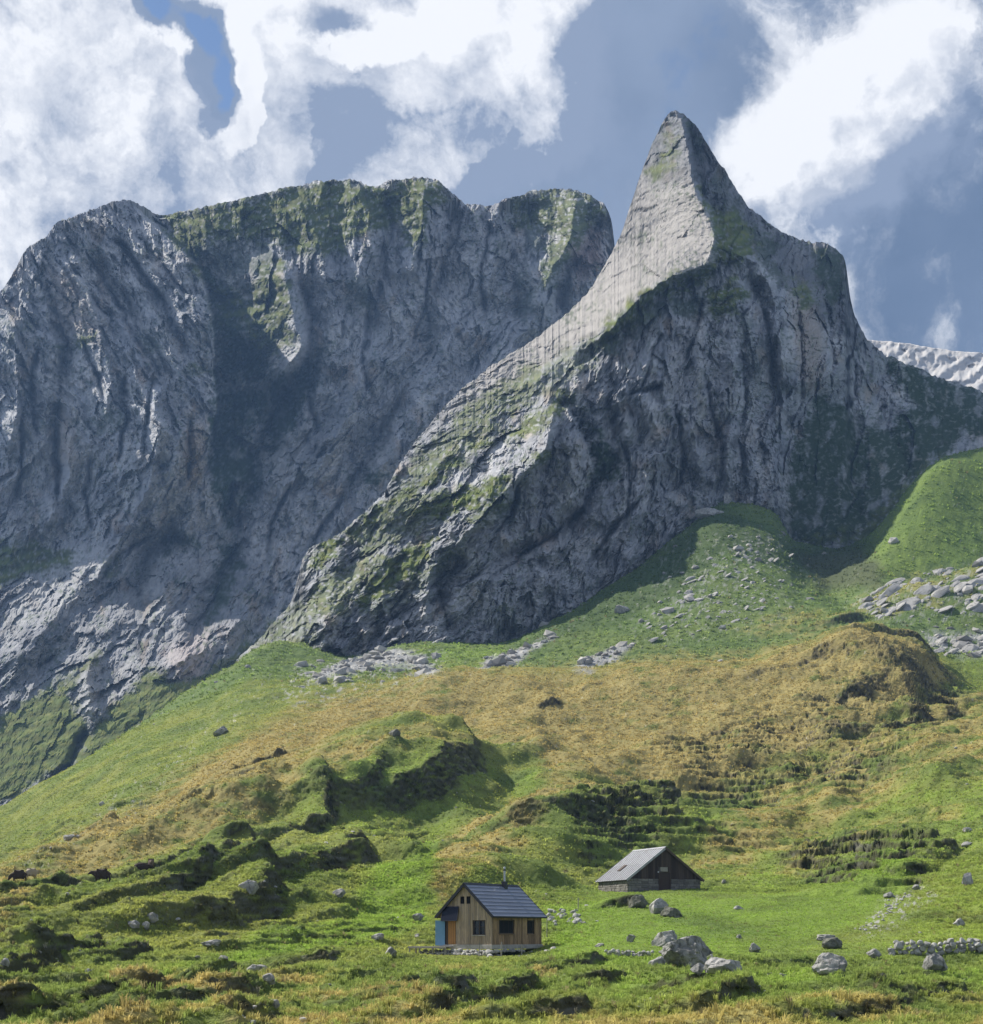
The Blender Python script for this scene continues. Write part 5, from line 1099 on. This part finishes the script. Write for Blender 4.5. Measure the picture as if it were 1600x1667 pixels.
# ------------------------------------------------------------------ boulders
BL = [  # x0, x1, y0, y1, depth, material, label, extra
    (1062, 1108, 1530, 1556, .8, 'boulder', 'pale sloping slab boulder leaning behind the largest dark boulder', dict(D=108.5, tilt=-.25)),
    (1076, 1164, 1524, 1574, .75, 'darkboulder', 'largest boulder, dark grey and rounded with pale streaks, right of the hut', dict(flat=.75, sub=5)),
    (1056, 1085, 1556, 1575, .8, 'boulder', 'light grey boulder at the left foot of the largest dark boulder', {}),
    (1148, 1212, 1558, 1586, .7, 'boulder', 'wide low pale boulder at the right foot of the largest dark boulder', dict(flat=.6)),
    (1125, 1143, 1556, 1567, .9, 'boulder', 'small flat pale stone leaning on the front of the largest dark boulder', {}),
    (1119, 1133, 1567, 1577, .9, 'boulder', 'small rounded pale stone left of the light block before the largest boulder', {}),
    (1124, 1150, 1569, 1587, .8, 'boulder', 'light grey angular block below the largest dark boulder, the lowest of its group', {}),
    (1149, 1163, 1553, 1563, .9, 'boulder', 'small pale stone on the upper edge beside the wide low boulder', {}),
    (1058, 1090, 1462, 1488, .8, 'boulder', 'pale lumpy boulder on bright grass below the barn', {}),
    (1076, 1112, 1474, 1493, .8, 'mossy', 'dark mossy low boulder right beside the pale lumpy boulder below the barn', {}),
    (1024, 1056, 1456, 1479, .9, 'mossy', 'dark mossy rock hump in front of the barn corner', {}),
    (1323, 1381, 1552, 1586, .7, 'boulder', 'pale wedge shaped boulder in foreground meadow between big boulders and stone wall', dict(cuts=8)),
    (1338, 1374, 1541, 1560, .8, 'mossy', 'dark rock directly behind the pale wedge shaped boulder', dict(D=107)),
    (1411, 1438, 1545, 1560, .8, 'boulder', 'pale pointed stone on grass left of the dry stone wall', {}),
    (1504, 1547, 1555, 1582, .8, 'darkboulder', 'grey squat boulder standing alone below the dry stone wall', {}),
    (1220, 1238, 1535, 1550, .8, 'boulder', 'pale stone alone on smooth bright green grass right of the largest boulder', {}),
    (1556, 1573, 1495, 1507, .7, 'boulder', 'white tilted stone on the slope above the dry stone wall', dict(tilt=-.5)),
    (1439, 1456, 1452, 1463, .8, 'boulder', 'rounded pale stone at the upper end of the small stone run on the right slope', {}),
    (1486, 1498, 1440, 1448, .8, 'boulder', 'small flat pale stone highest above the stone run on the right slope', {}),
    (1195, 1212, 1474, 1481, .8, 'boulder', 'small flat pale stone on bright grass right of the barn', {}),
    (1175, 1183, 1433, 1439, .9, 'boulder', 'tiny round white stone on grass just right of the barn', {}),
    (1267, 1283, 1585, 1593, .8, 'boulder', 'small flat pale stone in grass left of the pale wedge boulder', {}),
    (1330, 1362, 1521, 1531, .8, 'boulder', 'low broken pale rock with reddish earth above the wedge boulder', {}),
    (1569, 1583, 1348, 1355, .8, 'boulder', 'small pale rock on green slope near the right edge, upper of two', {}),
    (1566, 1585, 1369, 1377, .8, 'boulder', 'small pale rock on green slope near the right edge, lower of two', {}),
    (1566, 1586, 1420, 1440, .6, 'boulder', 'narrow upright pale rock on the right slope near the photo edge', {}),
    (1447, 1458, 1551, 1557, .8, 'boulder', 'tiny flat pale stone just left of the dry stone wall', {}),
    (236, 257, 1489, 1505, .8, 'boulder', 'white rounded stone below the grazing cows, topmost of three', {}),
    (228, 243, 1501, 1513, .8, 'boulder', 'pale stone in the middle of three below the grazing cows', {}),
    (205, 227, 1503, 1517, .8, 'boulder', 'grey rounded stone, lowest and leftmost of three below the cows', {}),
    (426, 447, 1585, 1601, .9, 'darkboulder', 'dark round boulder alone on foreground grass left of the hut', {}),
    (602, 625, 1522, 1534, .7, 'boulder', 'flat pale stone on the slope left of the hut deck', {}),
    (626, 646, 1541, 1558, .7, 'boulder', 'pale split stone just left of the hut deck', {}),
    (326, 359, 1530, 1541, .7, 'boulder', 'long low pale rock at the edge of the bright grass strip', {}),
    (354, 371, 1556, 1565, .8, 'boulder', 'small pale stone in foreground grass beneath the long low pale rock', {}),
    (398, 436, 1571, 1583, .6, 'boulder', 'cracked flat pale rock in foreground grass above the dark round boulder', {}),
    (674, 692, 1487, 1500, .7, 'boulder', 'pale slanting stone on the grass slope left of the hut roof', dict(tilt=-.5)),
    (0, 15, 1562, 1577, .8, 'boulder', 'pale rock cut by the left edge of the view', {}),
    (437, 455, 1633, 1646, .8, 'boulder', 'pale stone on the dark bank at the bottom left of the view', {}),
    (1020, 1036, 1521, 1534, .8, 'darkboulder', 'small dark rock with pale face left of the slab boulder', {}),
    (968, 984, 1535, 1541, .8, 'boulder', 'small flat white stone between the hut and the large boulders', {}),
    (1198, 1208, 1521, 1528, .8, 'boulder', 'tiny white stone on the green right above the lone pale stone', {}),
    (388, 424, 1436, 1457, .5, 'boulder', 'pale tilted rock slab showing on the dark banded slope', dict(tilt=-.45)),
    (100, 130, 1357, 1366, .7, 'boulder', 'pale rock low on the left meadow slope', {}), (346, 372, 1183, 1196, .7, 'boulder', 'long pale slab rock on the upper left meadow ridge', dict(tilt=-.4)),
    (160, 172, 1303, 1311, .7, 'boulder', 'small pale rock halfway up the left meadow slope', {}), (398, 408, 1082, 1089, .7, 'boulder', 'small white rock high beside the foot of the crag', {}),
    (540, 562, 1448, 1462, .8, 'darkboulder', 'dark low rock on the bank above the bright grass strip', {}),
    (632, 652, 1188, 1200, .8, 'mossy', 'lone dark bush-like rock on the golden slope', {}),
    (1178, 1192, 838, 858, .8, 'boulder', 'upright pale rock at the top of the scree below the crag', dict(D=690)),
    (1132, 1180, 882, 898, .6, 'boulder', 'wide pale rock slab in the shadow under the crag', dict(D=655)),
    (1000, 1030, 985, 998, .8, 'boulder', 'pair of grey rocks in the dark shadowed grass under the crag', {}),
]
for i, (x0, x1, y0, y1, dp, mt, lb, ex) in enumerate(BL):
    stone_between('boulder', x0, x1, y0, y1, dp, mt, 11 + i * 3, lb, **ex)
# pile of stones right of the hut
pp = hit(920, 1505)
pile = empty('stone_pile', pp, 0, 'loose pile of pale rounded stones on the grass right of the hut roof', 'stone pile')
for k in range(26):
    px_ = rs.uniform(886, 952); py_ = rs.uniform(1482, 1508); h_ = hit(px_, py_); r_ = rs.uniform(0.16, 0.42)
    stone_piece(pile, h_ - pp + Vector((0, 0, r_ * 0.3)), (r_ * 1.2, r_, r_ * .85), rs)
def dry_wall(p1, p2, ht, label, n_c, rmin, rmax, group=None):
    a = hit(*p1); b = hit(*p2); D_ = b - a; L = math.hypot(D_.x, D_.y); root = empty('dry_stone_wall', a, 0, label, 'stone wall', group)
    for c in range(n_c):
        u = rs.uniform(0, .2)
        while u < L:
            r_ = rs.uniform(rmin, rmax) * (1.1 if c < n_c - 1 else 0.9); q = a + D_ * (u / L); zz = gz(q.x, q.y) + r_ * 0.55 + c * ht / n_c + rs.uniform(-.06, .06)
            taper = min(1, (u / L) * 4 + 0.4)
            if rs.random() < taper: stone_piece(root, Vector((q.x, q.y + rs.uniform(-.15, .15), zz)) - a, (r_ * 1.15, r_, r_ * .9), rs)
            u += r_ * 1.75
    return root
dry_wall((1448, 1553), (1660, 1557), 0.95, 'long dry stone wall of rounded grey stones at the right edge', 3, 0.18, 0.36)
dry_wall((985, 1556), (1062, 1557), 0.4, 'low row of dark rough stones left of the largest boulder', 2, 0.12, 0.24)
run = hit(1445, 1495); sr = empty('stone_run', run, 0, 'narrow run of small pale stones down the grass slope above the wall', 'stone run')
for k in range(60):
    t_ = rs.random(); px_ = 1475 - 70 * t_ + rs.uniform(-10, 10) * (1 + t_); py_ = 1452 + 66 * t_ + rs.uniform(-4, 4); h_ = hit(px_, py_); r_ = rs.uniform(0.06, 0.2)
    stone_piece(sr, h_ - run + Vector((0, 0, r_ * .3)), (r_ * 1.2, r_, r_ * .7), rs)

# pale limestone slabs breaking through the turf on the right
oc = hit(1490, 1000); outc = empty('limestone_outcrop', oc, 0, 'pale tilted limestone slabs breaking through turf on the rise below the green hill', 'rock outcrop')
slabm = [rock_mesh(300 + i, 2, 12, 0.05, deep=.45) for i in range(6)]
for m_ in slabm: m_.materials.append(M['boulder'])
def in_poly(x, y, pl): return bool(poly_in(np.array([float(x)]), np.array([float(y)]), pl)[0] > 0)
def slabs(root, n, pl, smin, smax, rr):
    o0 = root.location; k = 0
    while k < n:
        px_ = rs.uniform(min(p[0] for p in pl), min(1630, max(p[0] for p in pl))); py_ = rs.uniform(min(p[1] for p in pl), max(p[1] for p in pl))
        if not in_poly(px_, py_, pl): continue
        k += 1; h_ = hit(px_, py_); s_ = smin * (smax / smin) ** (rs.random() ** 1.6)
        o = bpy.data.objects.new('slab', slabm[rs.randrange(6)]); COL.objects.link(o); o.parent = root; o.location = h_ - o0
        o.scale = (s_ * rs.uniform(1.2, 2.4), s_ * 1.1, s_ * rs.uniform(.28, .5)); o.rotation_euler = (rs.uniform(.3, .8), -rs.uniform(.25, .75), rs.uniform(-.4, .5))
slabs(outc, 90, [(1390, 985), (1440, 950), (1560, 920), (1640, 895), (1640, 990), (1540, 1010), (1450, 1015)], 0.8, 3.4, 0)
oc2 = hit(1560, 1050); outc2 = empty('limestone_outcrop', oc2, 0, 'low band of pale bare limestone slabs beside the dark bank at the right edge', 'rock outcrop')
slabs(outc2, 40, [(1505, 1045), (1640, 1035), (1640, 1062), (1530, 1070)], 0.8, 2.8, 0)
oc3 = hit(1180, 960); outc3 = empty('boulder_field', oc3, 0, 'scattered grey blocks on the slope spilling from the shadow below the crag', 'boulder field')
slabs(outc3, 170, [(1030, 1030), (1130, 930), (1200, 870), (1290, 905), (1270, 980), (1180, 1030), (1080, 1055)], 0.35, 1.7, 0)

# ------------------------------------------------------------------ cows: one continuous body each
def cow(px, py, facing, label, mat, graze=False, lying=False, s=1.0):
    p = hit_far(px, py, 150); s = s * 0.95; me = bpy.data.meshes.new('cow_body')
    V = []; E = []; RR = []
    def ad(v, r, par=None):
        V.append(v); RR.append(r)
        if par is not None: E.append((par, len(V) - 1))
        return len(V) - 1
    dz = -0.55 if lying else 0
    b0 = ad((0.0, 0, .98 + dz), (.46, .66)); b1 = ad((0.45, 0, 1.0 + dz), (.44, .62), b0); b2 = ad((0.85, 0, 1.08 + dz), (.38, .52), b1); b3 = ad((-0.5, 0, 1.0 + dz), (.44, .62), b0); b4 = ad((-0.92, 0, 1.08 + dz), (.36, .46), b3)
    if graze: n1 = ad((1.12, 0, 0.92), (.22, .28), b2); n2 = ad((1.34, 0, 0.58), (.17, .19), n1); h1 = ad((1.46, 0, 0.36), (.15, .16), n2); ad((1.66, 0, 0.10), (.075, .08), h1)
    else: n1 = ad((1.10, 0, 1.15 + dz), (.22, .30), b2); n2 = ad((1.30, 0, 1.22 + dz), (.17, .20), n1); h1 = ad((1.46, 0, 1.16 + dz), (.16, .17), n2); ad((1.72, 0, 0.96 + dz), (.10, .11), h1)
    for sy in (-1, 1):
        ad((V[n2][0] + .04, sy * .26, V[n2][2] + .06), (.035, .05), n2)                 # ears
        if lying:
            k = ad((0.75, sy * .3, 0.25), (.10, .10), b2); ad((1.1, sy * .28, 0.10), (.06, .06), k); k = ad((-0.6, sy * .36, 0.22), (.14, .12), b3); ad((-0.2, sy * .42, 0.08), (.06, .06), k)
        else:
            k = ad((0.70, sy * .20, 0.70), (.12, .13), b2 if sy else b2); k = ad((0.72, sy * .20, 0.38), (.065, .07), k); ad((0.72, sy * .20, 0.03), (.055, .055), k)
            k = ad((-0.86, sy * .21, 0.78), (.14, .17), b4); k = ad((-0.98, sy * .21, 0.42), (.065, .075), k); ad((-0.90, sy * .21, 0.03), (.055, .055), k)
    t_ = ad((-1.12, 0, 1.08 + dz), (.05, .05), b4); ad((-1.18, 0, 0.62 + dz * .6), (.03, .03), t_)
    me.from_pydata(V, E, []); o = bpy.data.objects.new('cow', me); COL.objects.link(o)
    sk_ = o.modifiers.new('Skin', 'SKIN'); me.skin_vertices  # radius layer
    for i, r in enumerate(RR): me.skin_vertices[0].data[i].radius = r
    me.skin_vertices[0].data[0].use_root = True
    o.modifiers.new('Subd', 'SUBSURF').render_levels = 2
    o.location = p; o.rotation_euler = (0, 0, facing); o.scale = (s, s, s); me.materials.append(M[mat]); tag(o, label, 'cow'); 
    for sy in (-1, 1):
        hx, hz = V[n2][0], V[n2][2]
        MB().tube((hx, sy * .09, hz + .08), (hx + .05, sy * .22, hz + .26), 0.025, 0.008, 6).build('horn', M['greywood'], o)
    return o
def cow_skin_layer():
    pass
cow(166, 1480, R(182), 'dark brown cow standing on the grass ledge at left', 'cow', s=1.05)
cow(31, 1475, R(178), 'dark cow grazing at the far left beside a pale cow', 'cow', graze=True, s=.95)
cow(51, 1471, R(60), 'pale cream cow seen end on behind the dark grazing cow at far left', 'cowl', s=.85)
cow(230, 1477, R(10), 'dark cow lying beside the fawn cow above the three pale stones', 'cow', lying=True, s=.9)
cow(246, 1484, R(100), 'fawn cow standing end on above the three pale stones', 'cowg', s=.85)

# ------------------------------------------------------------------ scatter: grass tufts and scree
def scatter(name, protos, pos, rot, scl, tint, mat, kind='stuff'):
    pc = bpy.data.collections.new(name + '_kinds')
    for m_ in protos:
        m_.materials.append(mat); pc.objects.link(bpy.data.objects.new(m_.name, m_))
    n = len(pos); me = bpy.data.meshes.new(name); me.vertices.add(n); me.vertices.foreach_set('co', pos.astype(np.float32).ravel())
    a = me.attributes.new('rot', 'FLOAT_VECTOR', 'POINT'); a.data.foreach_set('vector', rot.astype(np.float32).ravel())
    a = me.attributes.new('scl', 'FLOAT_VECTOR', 'POINT'); a.data.foreach_set('vector', scl.astype(np.float32).ravel())
    a = me.attributes.new('pick', 'INT', 'POINT'); a.data.foreach_set('value', np.random.RandomState(3).randint(0, len(protos), n).astype(np.int32))
    a = me.attributes.new('tint', 'FLOAT_COLOR', 'POINT'); c4 = np.ones((n, 4), np.float32); c4[:, :3] = tint; a.data.foreach_set('color', c4.ravel())
    o = bpy.data.objects.new(name, me); COL.objects.link(o); o['kind'] = kind
    ng = bpy.data.node_groups.new(name, 'GeometryNodeTree'); ng.interface.new_socket('Geometry', in_out='INPUT', socket_type='NodeSocketGeometry'); ng.interface.new_socket('Geometry', in_out='OUTPUT', socket_type='NodeSocketGeometry')
    N, L = ng.nodes, ng.links
    gi, go = N.new('NodeGroupInput'), N.new('NodeGroupOutput'); iop = N.new('GeometryNodeInstanceOnPoints'); ci = N.new('GeometryNodeCollectionInfo')
    ci.inputs['Collection'].default_value = pc; ci.inputs['Separate Children'].default_value = True; ci.inputs['Reset Children'].default_value = True
    def at(nm, ty):
        q = N.new('GeometryNodeInputNamedAttribute'); q.data_type = ty; q.inputs['Name'].default_value = nm; return q.outputs['Attribute']
    e2r = N.new('FunctionNodeEulerToRotation'); L.new(at('rot', 'FLOAT_VECTOR'), e2r.inputs[0])
    L.new(gi.outputs[0], iop.inputs['Points']); L.new(ci.outputs[0], iop.inputs['Instance']); iop.inputs['Pick Instance'].default_value = True
    L.new(at('pick', 'INT'), iop.inputs['Instance Index']); L.new(e2r.outputs[0], iop.inputs['Rotation']); L.new(at('scl', 'FLOAT_VECTOR'), iop.inputs['Scale'])
    L.new(iop.outputs[0], go.inputs[0]); md = o.modifiers.new('scatter', 'NODES'); md.node_group = ng
    return o
def tuft(seed, n, h, spread, wd):
    r = random.Random(seed); vs = []; fs = []
    for i in range(n):
        a = r.uniform(0, 6.28); rr = r.uniform(0, 0.5) * spread; bx, by = math.cos(a) * rr, math.sin(a) * rr
        lean = r.uniform(0.25, 1.0) * spread; hh = h * r.uniform(0.6, 1.1); ta = a + r.uniform(-.5, .5); tx, ty = bx + math.cos(ta) * lean, by + math.sin(ta) * lean
        px_, py_ = -math.sin(ta) * wd, math.cos(ta) * wd; k = len(vs)
        vs += [(bx - px_, by - py_, -0.06), (bx + px_, by + py_, -0.06), ((bx + tx) / 2 + px_ * .8 - (tx - bx) * .15, (by + ty) / 2 + py_ * .8 - (ty - by) * .15, hh * .72), ((bx + tx) / 2 - px_ * .8 - (tx - bx) * .15, (by + ty) / 2 - py_ * .8 - (ty - by) * .15, hh * .72), (tx, ty, hh * r.uniform(.75, 1.05))]
        fs += [(k, k + 1, k + 2, k + 3), (k + 3, k + 2, k + 4)]
    me = bpy.data.meshes.new('tuft'); me.from_pydata(vs, [], fs); return me
gm = bpy.data.materials.new('grass_blades'); gm.use_nodes = True; gm.node_tree.nodes.clear(); t = NT(gm.node_tree)
at_ = t.node('ShaderNodeAttribute', attribute_name='tint'); at_.attribute_type = 'INSTANCER'
z_ = t.node('ShaderNodeSeparateXYZ'); t.l.new(t.node('ShaderNodeTexCoord').outputs['Object'], z_.inputs[0])
vv = t.math('ADD', t.math('MULTIPLY', t.node('ShaderNodeObjectInfo').outputs['Random'], 0.5), 0.75)
cc = t.hsv(at_.outputs['Color'], val=vv)
df = t.node('ShaderNodeBsdfDiffuse'); tr = t.node('ShaderNodeBsdfTranslucent'); t.l.new(cc, df.inputs[0]); t.l.new(cc, tr.inputs[0]); mxs = t.node('ShaderNodeMixShader'); mxs.inputs[0].default_value = 0.5
t.l.new(df.outputs[0], mxs.inputs[1]); t.l.new(tr.outputs[0], mxs.inputs[2]); oo = t.node('ShaderNodeOutputMaterial'); t.l.new(mxs.outputs[0], oo.inputs[0])
RN = np.random.RandomState(5)
_ex = np.abs(np.gradient(GX, axis=1) * np.gradient(GY, axis=0) - np.gradient(GX, axis=0) * np.gradient(GY, axis=1)); _ok = (GPX > -80) & (GPX < 1680)
def sample(n, dmin, dmax, power, cond):
    """n places on the ground sheet between two distances, thinned by cond; power 2 = even per area, less = fewer far away"""
    wgt = _ex * cond * _ok * (GY > dmin) * (GY < dmax) * GY ** (power - 2.0); wgt[-1] = 0; wgt[:, -1] = 0
    cs = np.cumsum(wgt.ravel()); f = np.searchsorted(cs, RN.rand(n) * cs[-1]); i, j = np.minimum(f // NC, NR2 - 2), np.minimum(f % NC, NC - 2)
    u, v = RN.rand(n), RN.rand(n)
    def bl(A): return (A[i, j] * (1 - u) + A[i + 1, j] * u) * (1 - v) + (A[i, j + 1] * (1 - u) + A[i + 1, j + 1] * u) * v
    return np.stack([bl(GX), bl(GY), bl(Z)], 1), C[i, j], gold[i, j], i, j
# keep tufts out of the buildings
def outside(p, ox, oy, rz, x0, x1, y0, y1):
    c, s = math.cos(-rz), math.sin(-rz); X_ = (p[:, 0] - ox) * c - (p[:, 1] - oy) * s; Y_ = (p[:, 0] - ox) * s + (p[:, 1] - oy) * c
    return ~((X_ > x0) & (X_ < x1) & (Y_ > y0) & (Y_ < y1))
def tufts(name, n, dmin, dmax, power, base, protos, seed):
    patch = sst(-0.25, 0.3, fbm(GX / 3.0, GY / 3.0, 3, 130 + seed))
    cond = np.clip((0.35 + 0.65 * patch) * (1 - 0.9 * np.clip(ROCK, 0, 1)) * (1 - 0.82 * SOIL) * (1 - 0.35 * meadow), 0, 1)
    p, c, g_, i, j = sample(n, dmin, dmax, power, cond)
    ok = outside(p, 0, 115.4, R(90) - TH, -0.9, LG + .15, -0.35, WG + .2) & outside(p, BX, BY, PH, -.1, WB + .1, -.1, LB + .1) & outside(p, 0, 115.4, R(90) - TH, -1.3, 0, 3.4, 7.4)
    p, c, g_, i, j = p[ok], c[ok], g_[ok], i[ok], j[ok]; m_ = len(p)
    nearh = 1 - 0.6 * np.exp(-((p[:, 0] / 9) ** 4 + ((p[:, 1] - 113) / 8) ** 4)) - 0.55 * np.exp(-(((p[:, 0] - 18) / 10) ** 4 + ((p[:, 1] - 172) / 8) ** 4))
    s = nearh * base * RN.uniform(0.6, 1.35, m_) * (1 + 0.2 * g_) * (1 - 0.45 * meadow[i, j])
    sc = np.stack([s * RN.uniform(.8, 1.3, m_), s * RN.uniform(.8, 1.3, m_), s * RN.uniform(.7, 1.25, m_)], 1)
    rot = np.stack([RN.uniform(-.25, .25, m_), RN.uniform(-.25, .25, m_), RN.uniform(0, 6.28, m_)], 1)
    tn = np.clip(c * 2.15 * (0.88 + 0.24 * RN.rand(m_, 1)) * np.array((1.04, 1.0, 0.9)), 0.02, 0.8); tn = tn * (1 - 0.22 * g_[:, None]); tn = tn * 0.90 + 0.10 * tn.mean(1, keepdims=True)
    straw = RN.rand(m_) < (0.02 + 0.07 * g_); tn[straw] = np.array((0.36, 0.31, 0.16)) * RN.uniform(.7, 1.1, (straw.sum(), 1))
    return scatter(name, protos, p, rot, sc, tn, gm)
tufts('meadow_grass', 110000, 50, 175, 2.0, 0.8, [tuft(i, 13, 0.24, 0.26, 0.022) for i in range(5)], 1)
tufts('slope_grass', 130000, 165, 480, 1.5, 0.95, [tuft(20 + i, 9, 0.26, 0.30, 0.04) for i in range(5)], 2)
tufts('tall_grass', 5000, 52, 95, 2.0, 1.1, [tuft(40 + i, 16, 0.30, 0.20, 0.014) for i in range(4)], 3)
tufts('far_grass', 26000, 470, 800, 1.4, 2.2, [tuft(60 + i, 7, 0.26, 0.34, 0.06) for i in range(3)], 4)
# scree and loose stones
def stones(name, n, dmin, dmax, power, smin, smax, cond, seed):
    p, c, g_, i, j = sample(n, dmin, dmax, power, cond); m_ = len(p)
    s = smin * (smax / smin) ** (RN.rand(m_) ** 3.0)
    sc = np.stack([s * RN.uniform(.9, 1.6, m_), s * RN.uniform(.8, 1.3, m_), s * RN.uniform(.45, .9, m_)], 1)
    rot = np.stack([RN.uniform(-.5, .5, m_), RN.uniform(-.5, .5, m_), RN.uniform(0, 6.28, m_)], 1)
    tn = np.array((0.40, 0.385, 0.36)) * RN.uniform(.6, 1.25, (m_, 1))
    return scatter(name, [rock_mesh(200 + seed + q, 1 if dmin > 300 else 2, 7, 0.03, deep=.5) for q in range(5)], p, rot, sc, tn, rkm)
rkm = bpy.data.materials.new('loose_stone'); rkm.use_nodes = True; p_ = rkm.node_tree.nodes['Principled BSDF']; p_.inputs['Roughness'].default_value = 0.95; p_.inputs['Specular IOR Level'].default_value = 0.1
t = NT(rkm.node_tree); a_ = t.node('ShaderNodeAttribute', attribute_name='tint'); a_.attribute_type = 'INSTANCER'
t.l.new(t.hsv(a_.outputs['Color'], val=t.math('ADD', t.math('MULTIPLY', t.noise(t.node('ShaderNodeTexCoord').outputs['Object'], 2.0, 5, .65), 0.8), 0.55)), p_.inputs['Base Color'])
scree = np.clip(ROCK, 0, 1) * (GY > 450) * (GY < 800) + 0.012 * (GY > 450) * (GY < 800) * sst(0.0, 0.5, fbm(GX / 60, GY / 60, 3, 140))
stones('scree', 1800, 455, 760, 1.2, 0.25, 3.4, np.clip(scree, 0, 1), 1)
stones('loose_stones', 1500, 52, 300, 1.5, 0.05, 0.32, np.clip(0.10 * sst(0.05, 0.45, fbm(GX / 11, GY / 11, 4, 141)) + 0.9 * np.clip(ROCK, 0, 1) * (BPY < 1540), 0, 1) * (1 - .7 * meadow), 8)
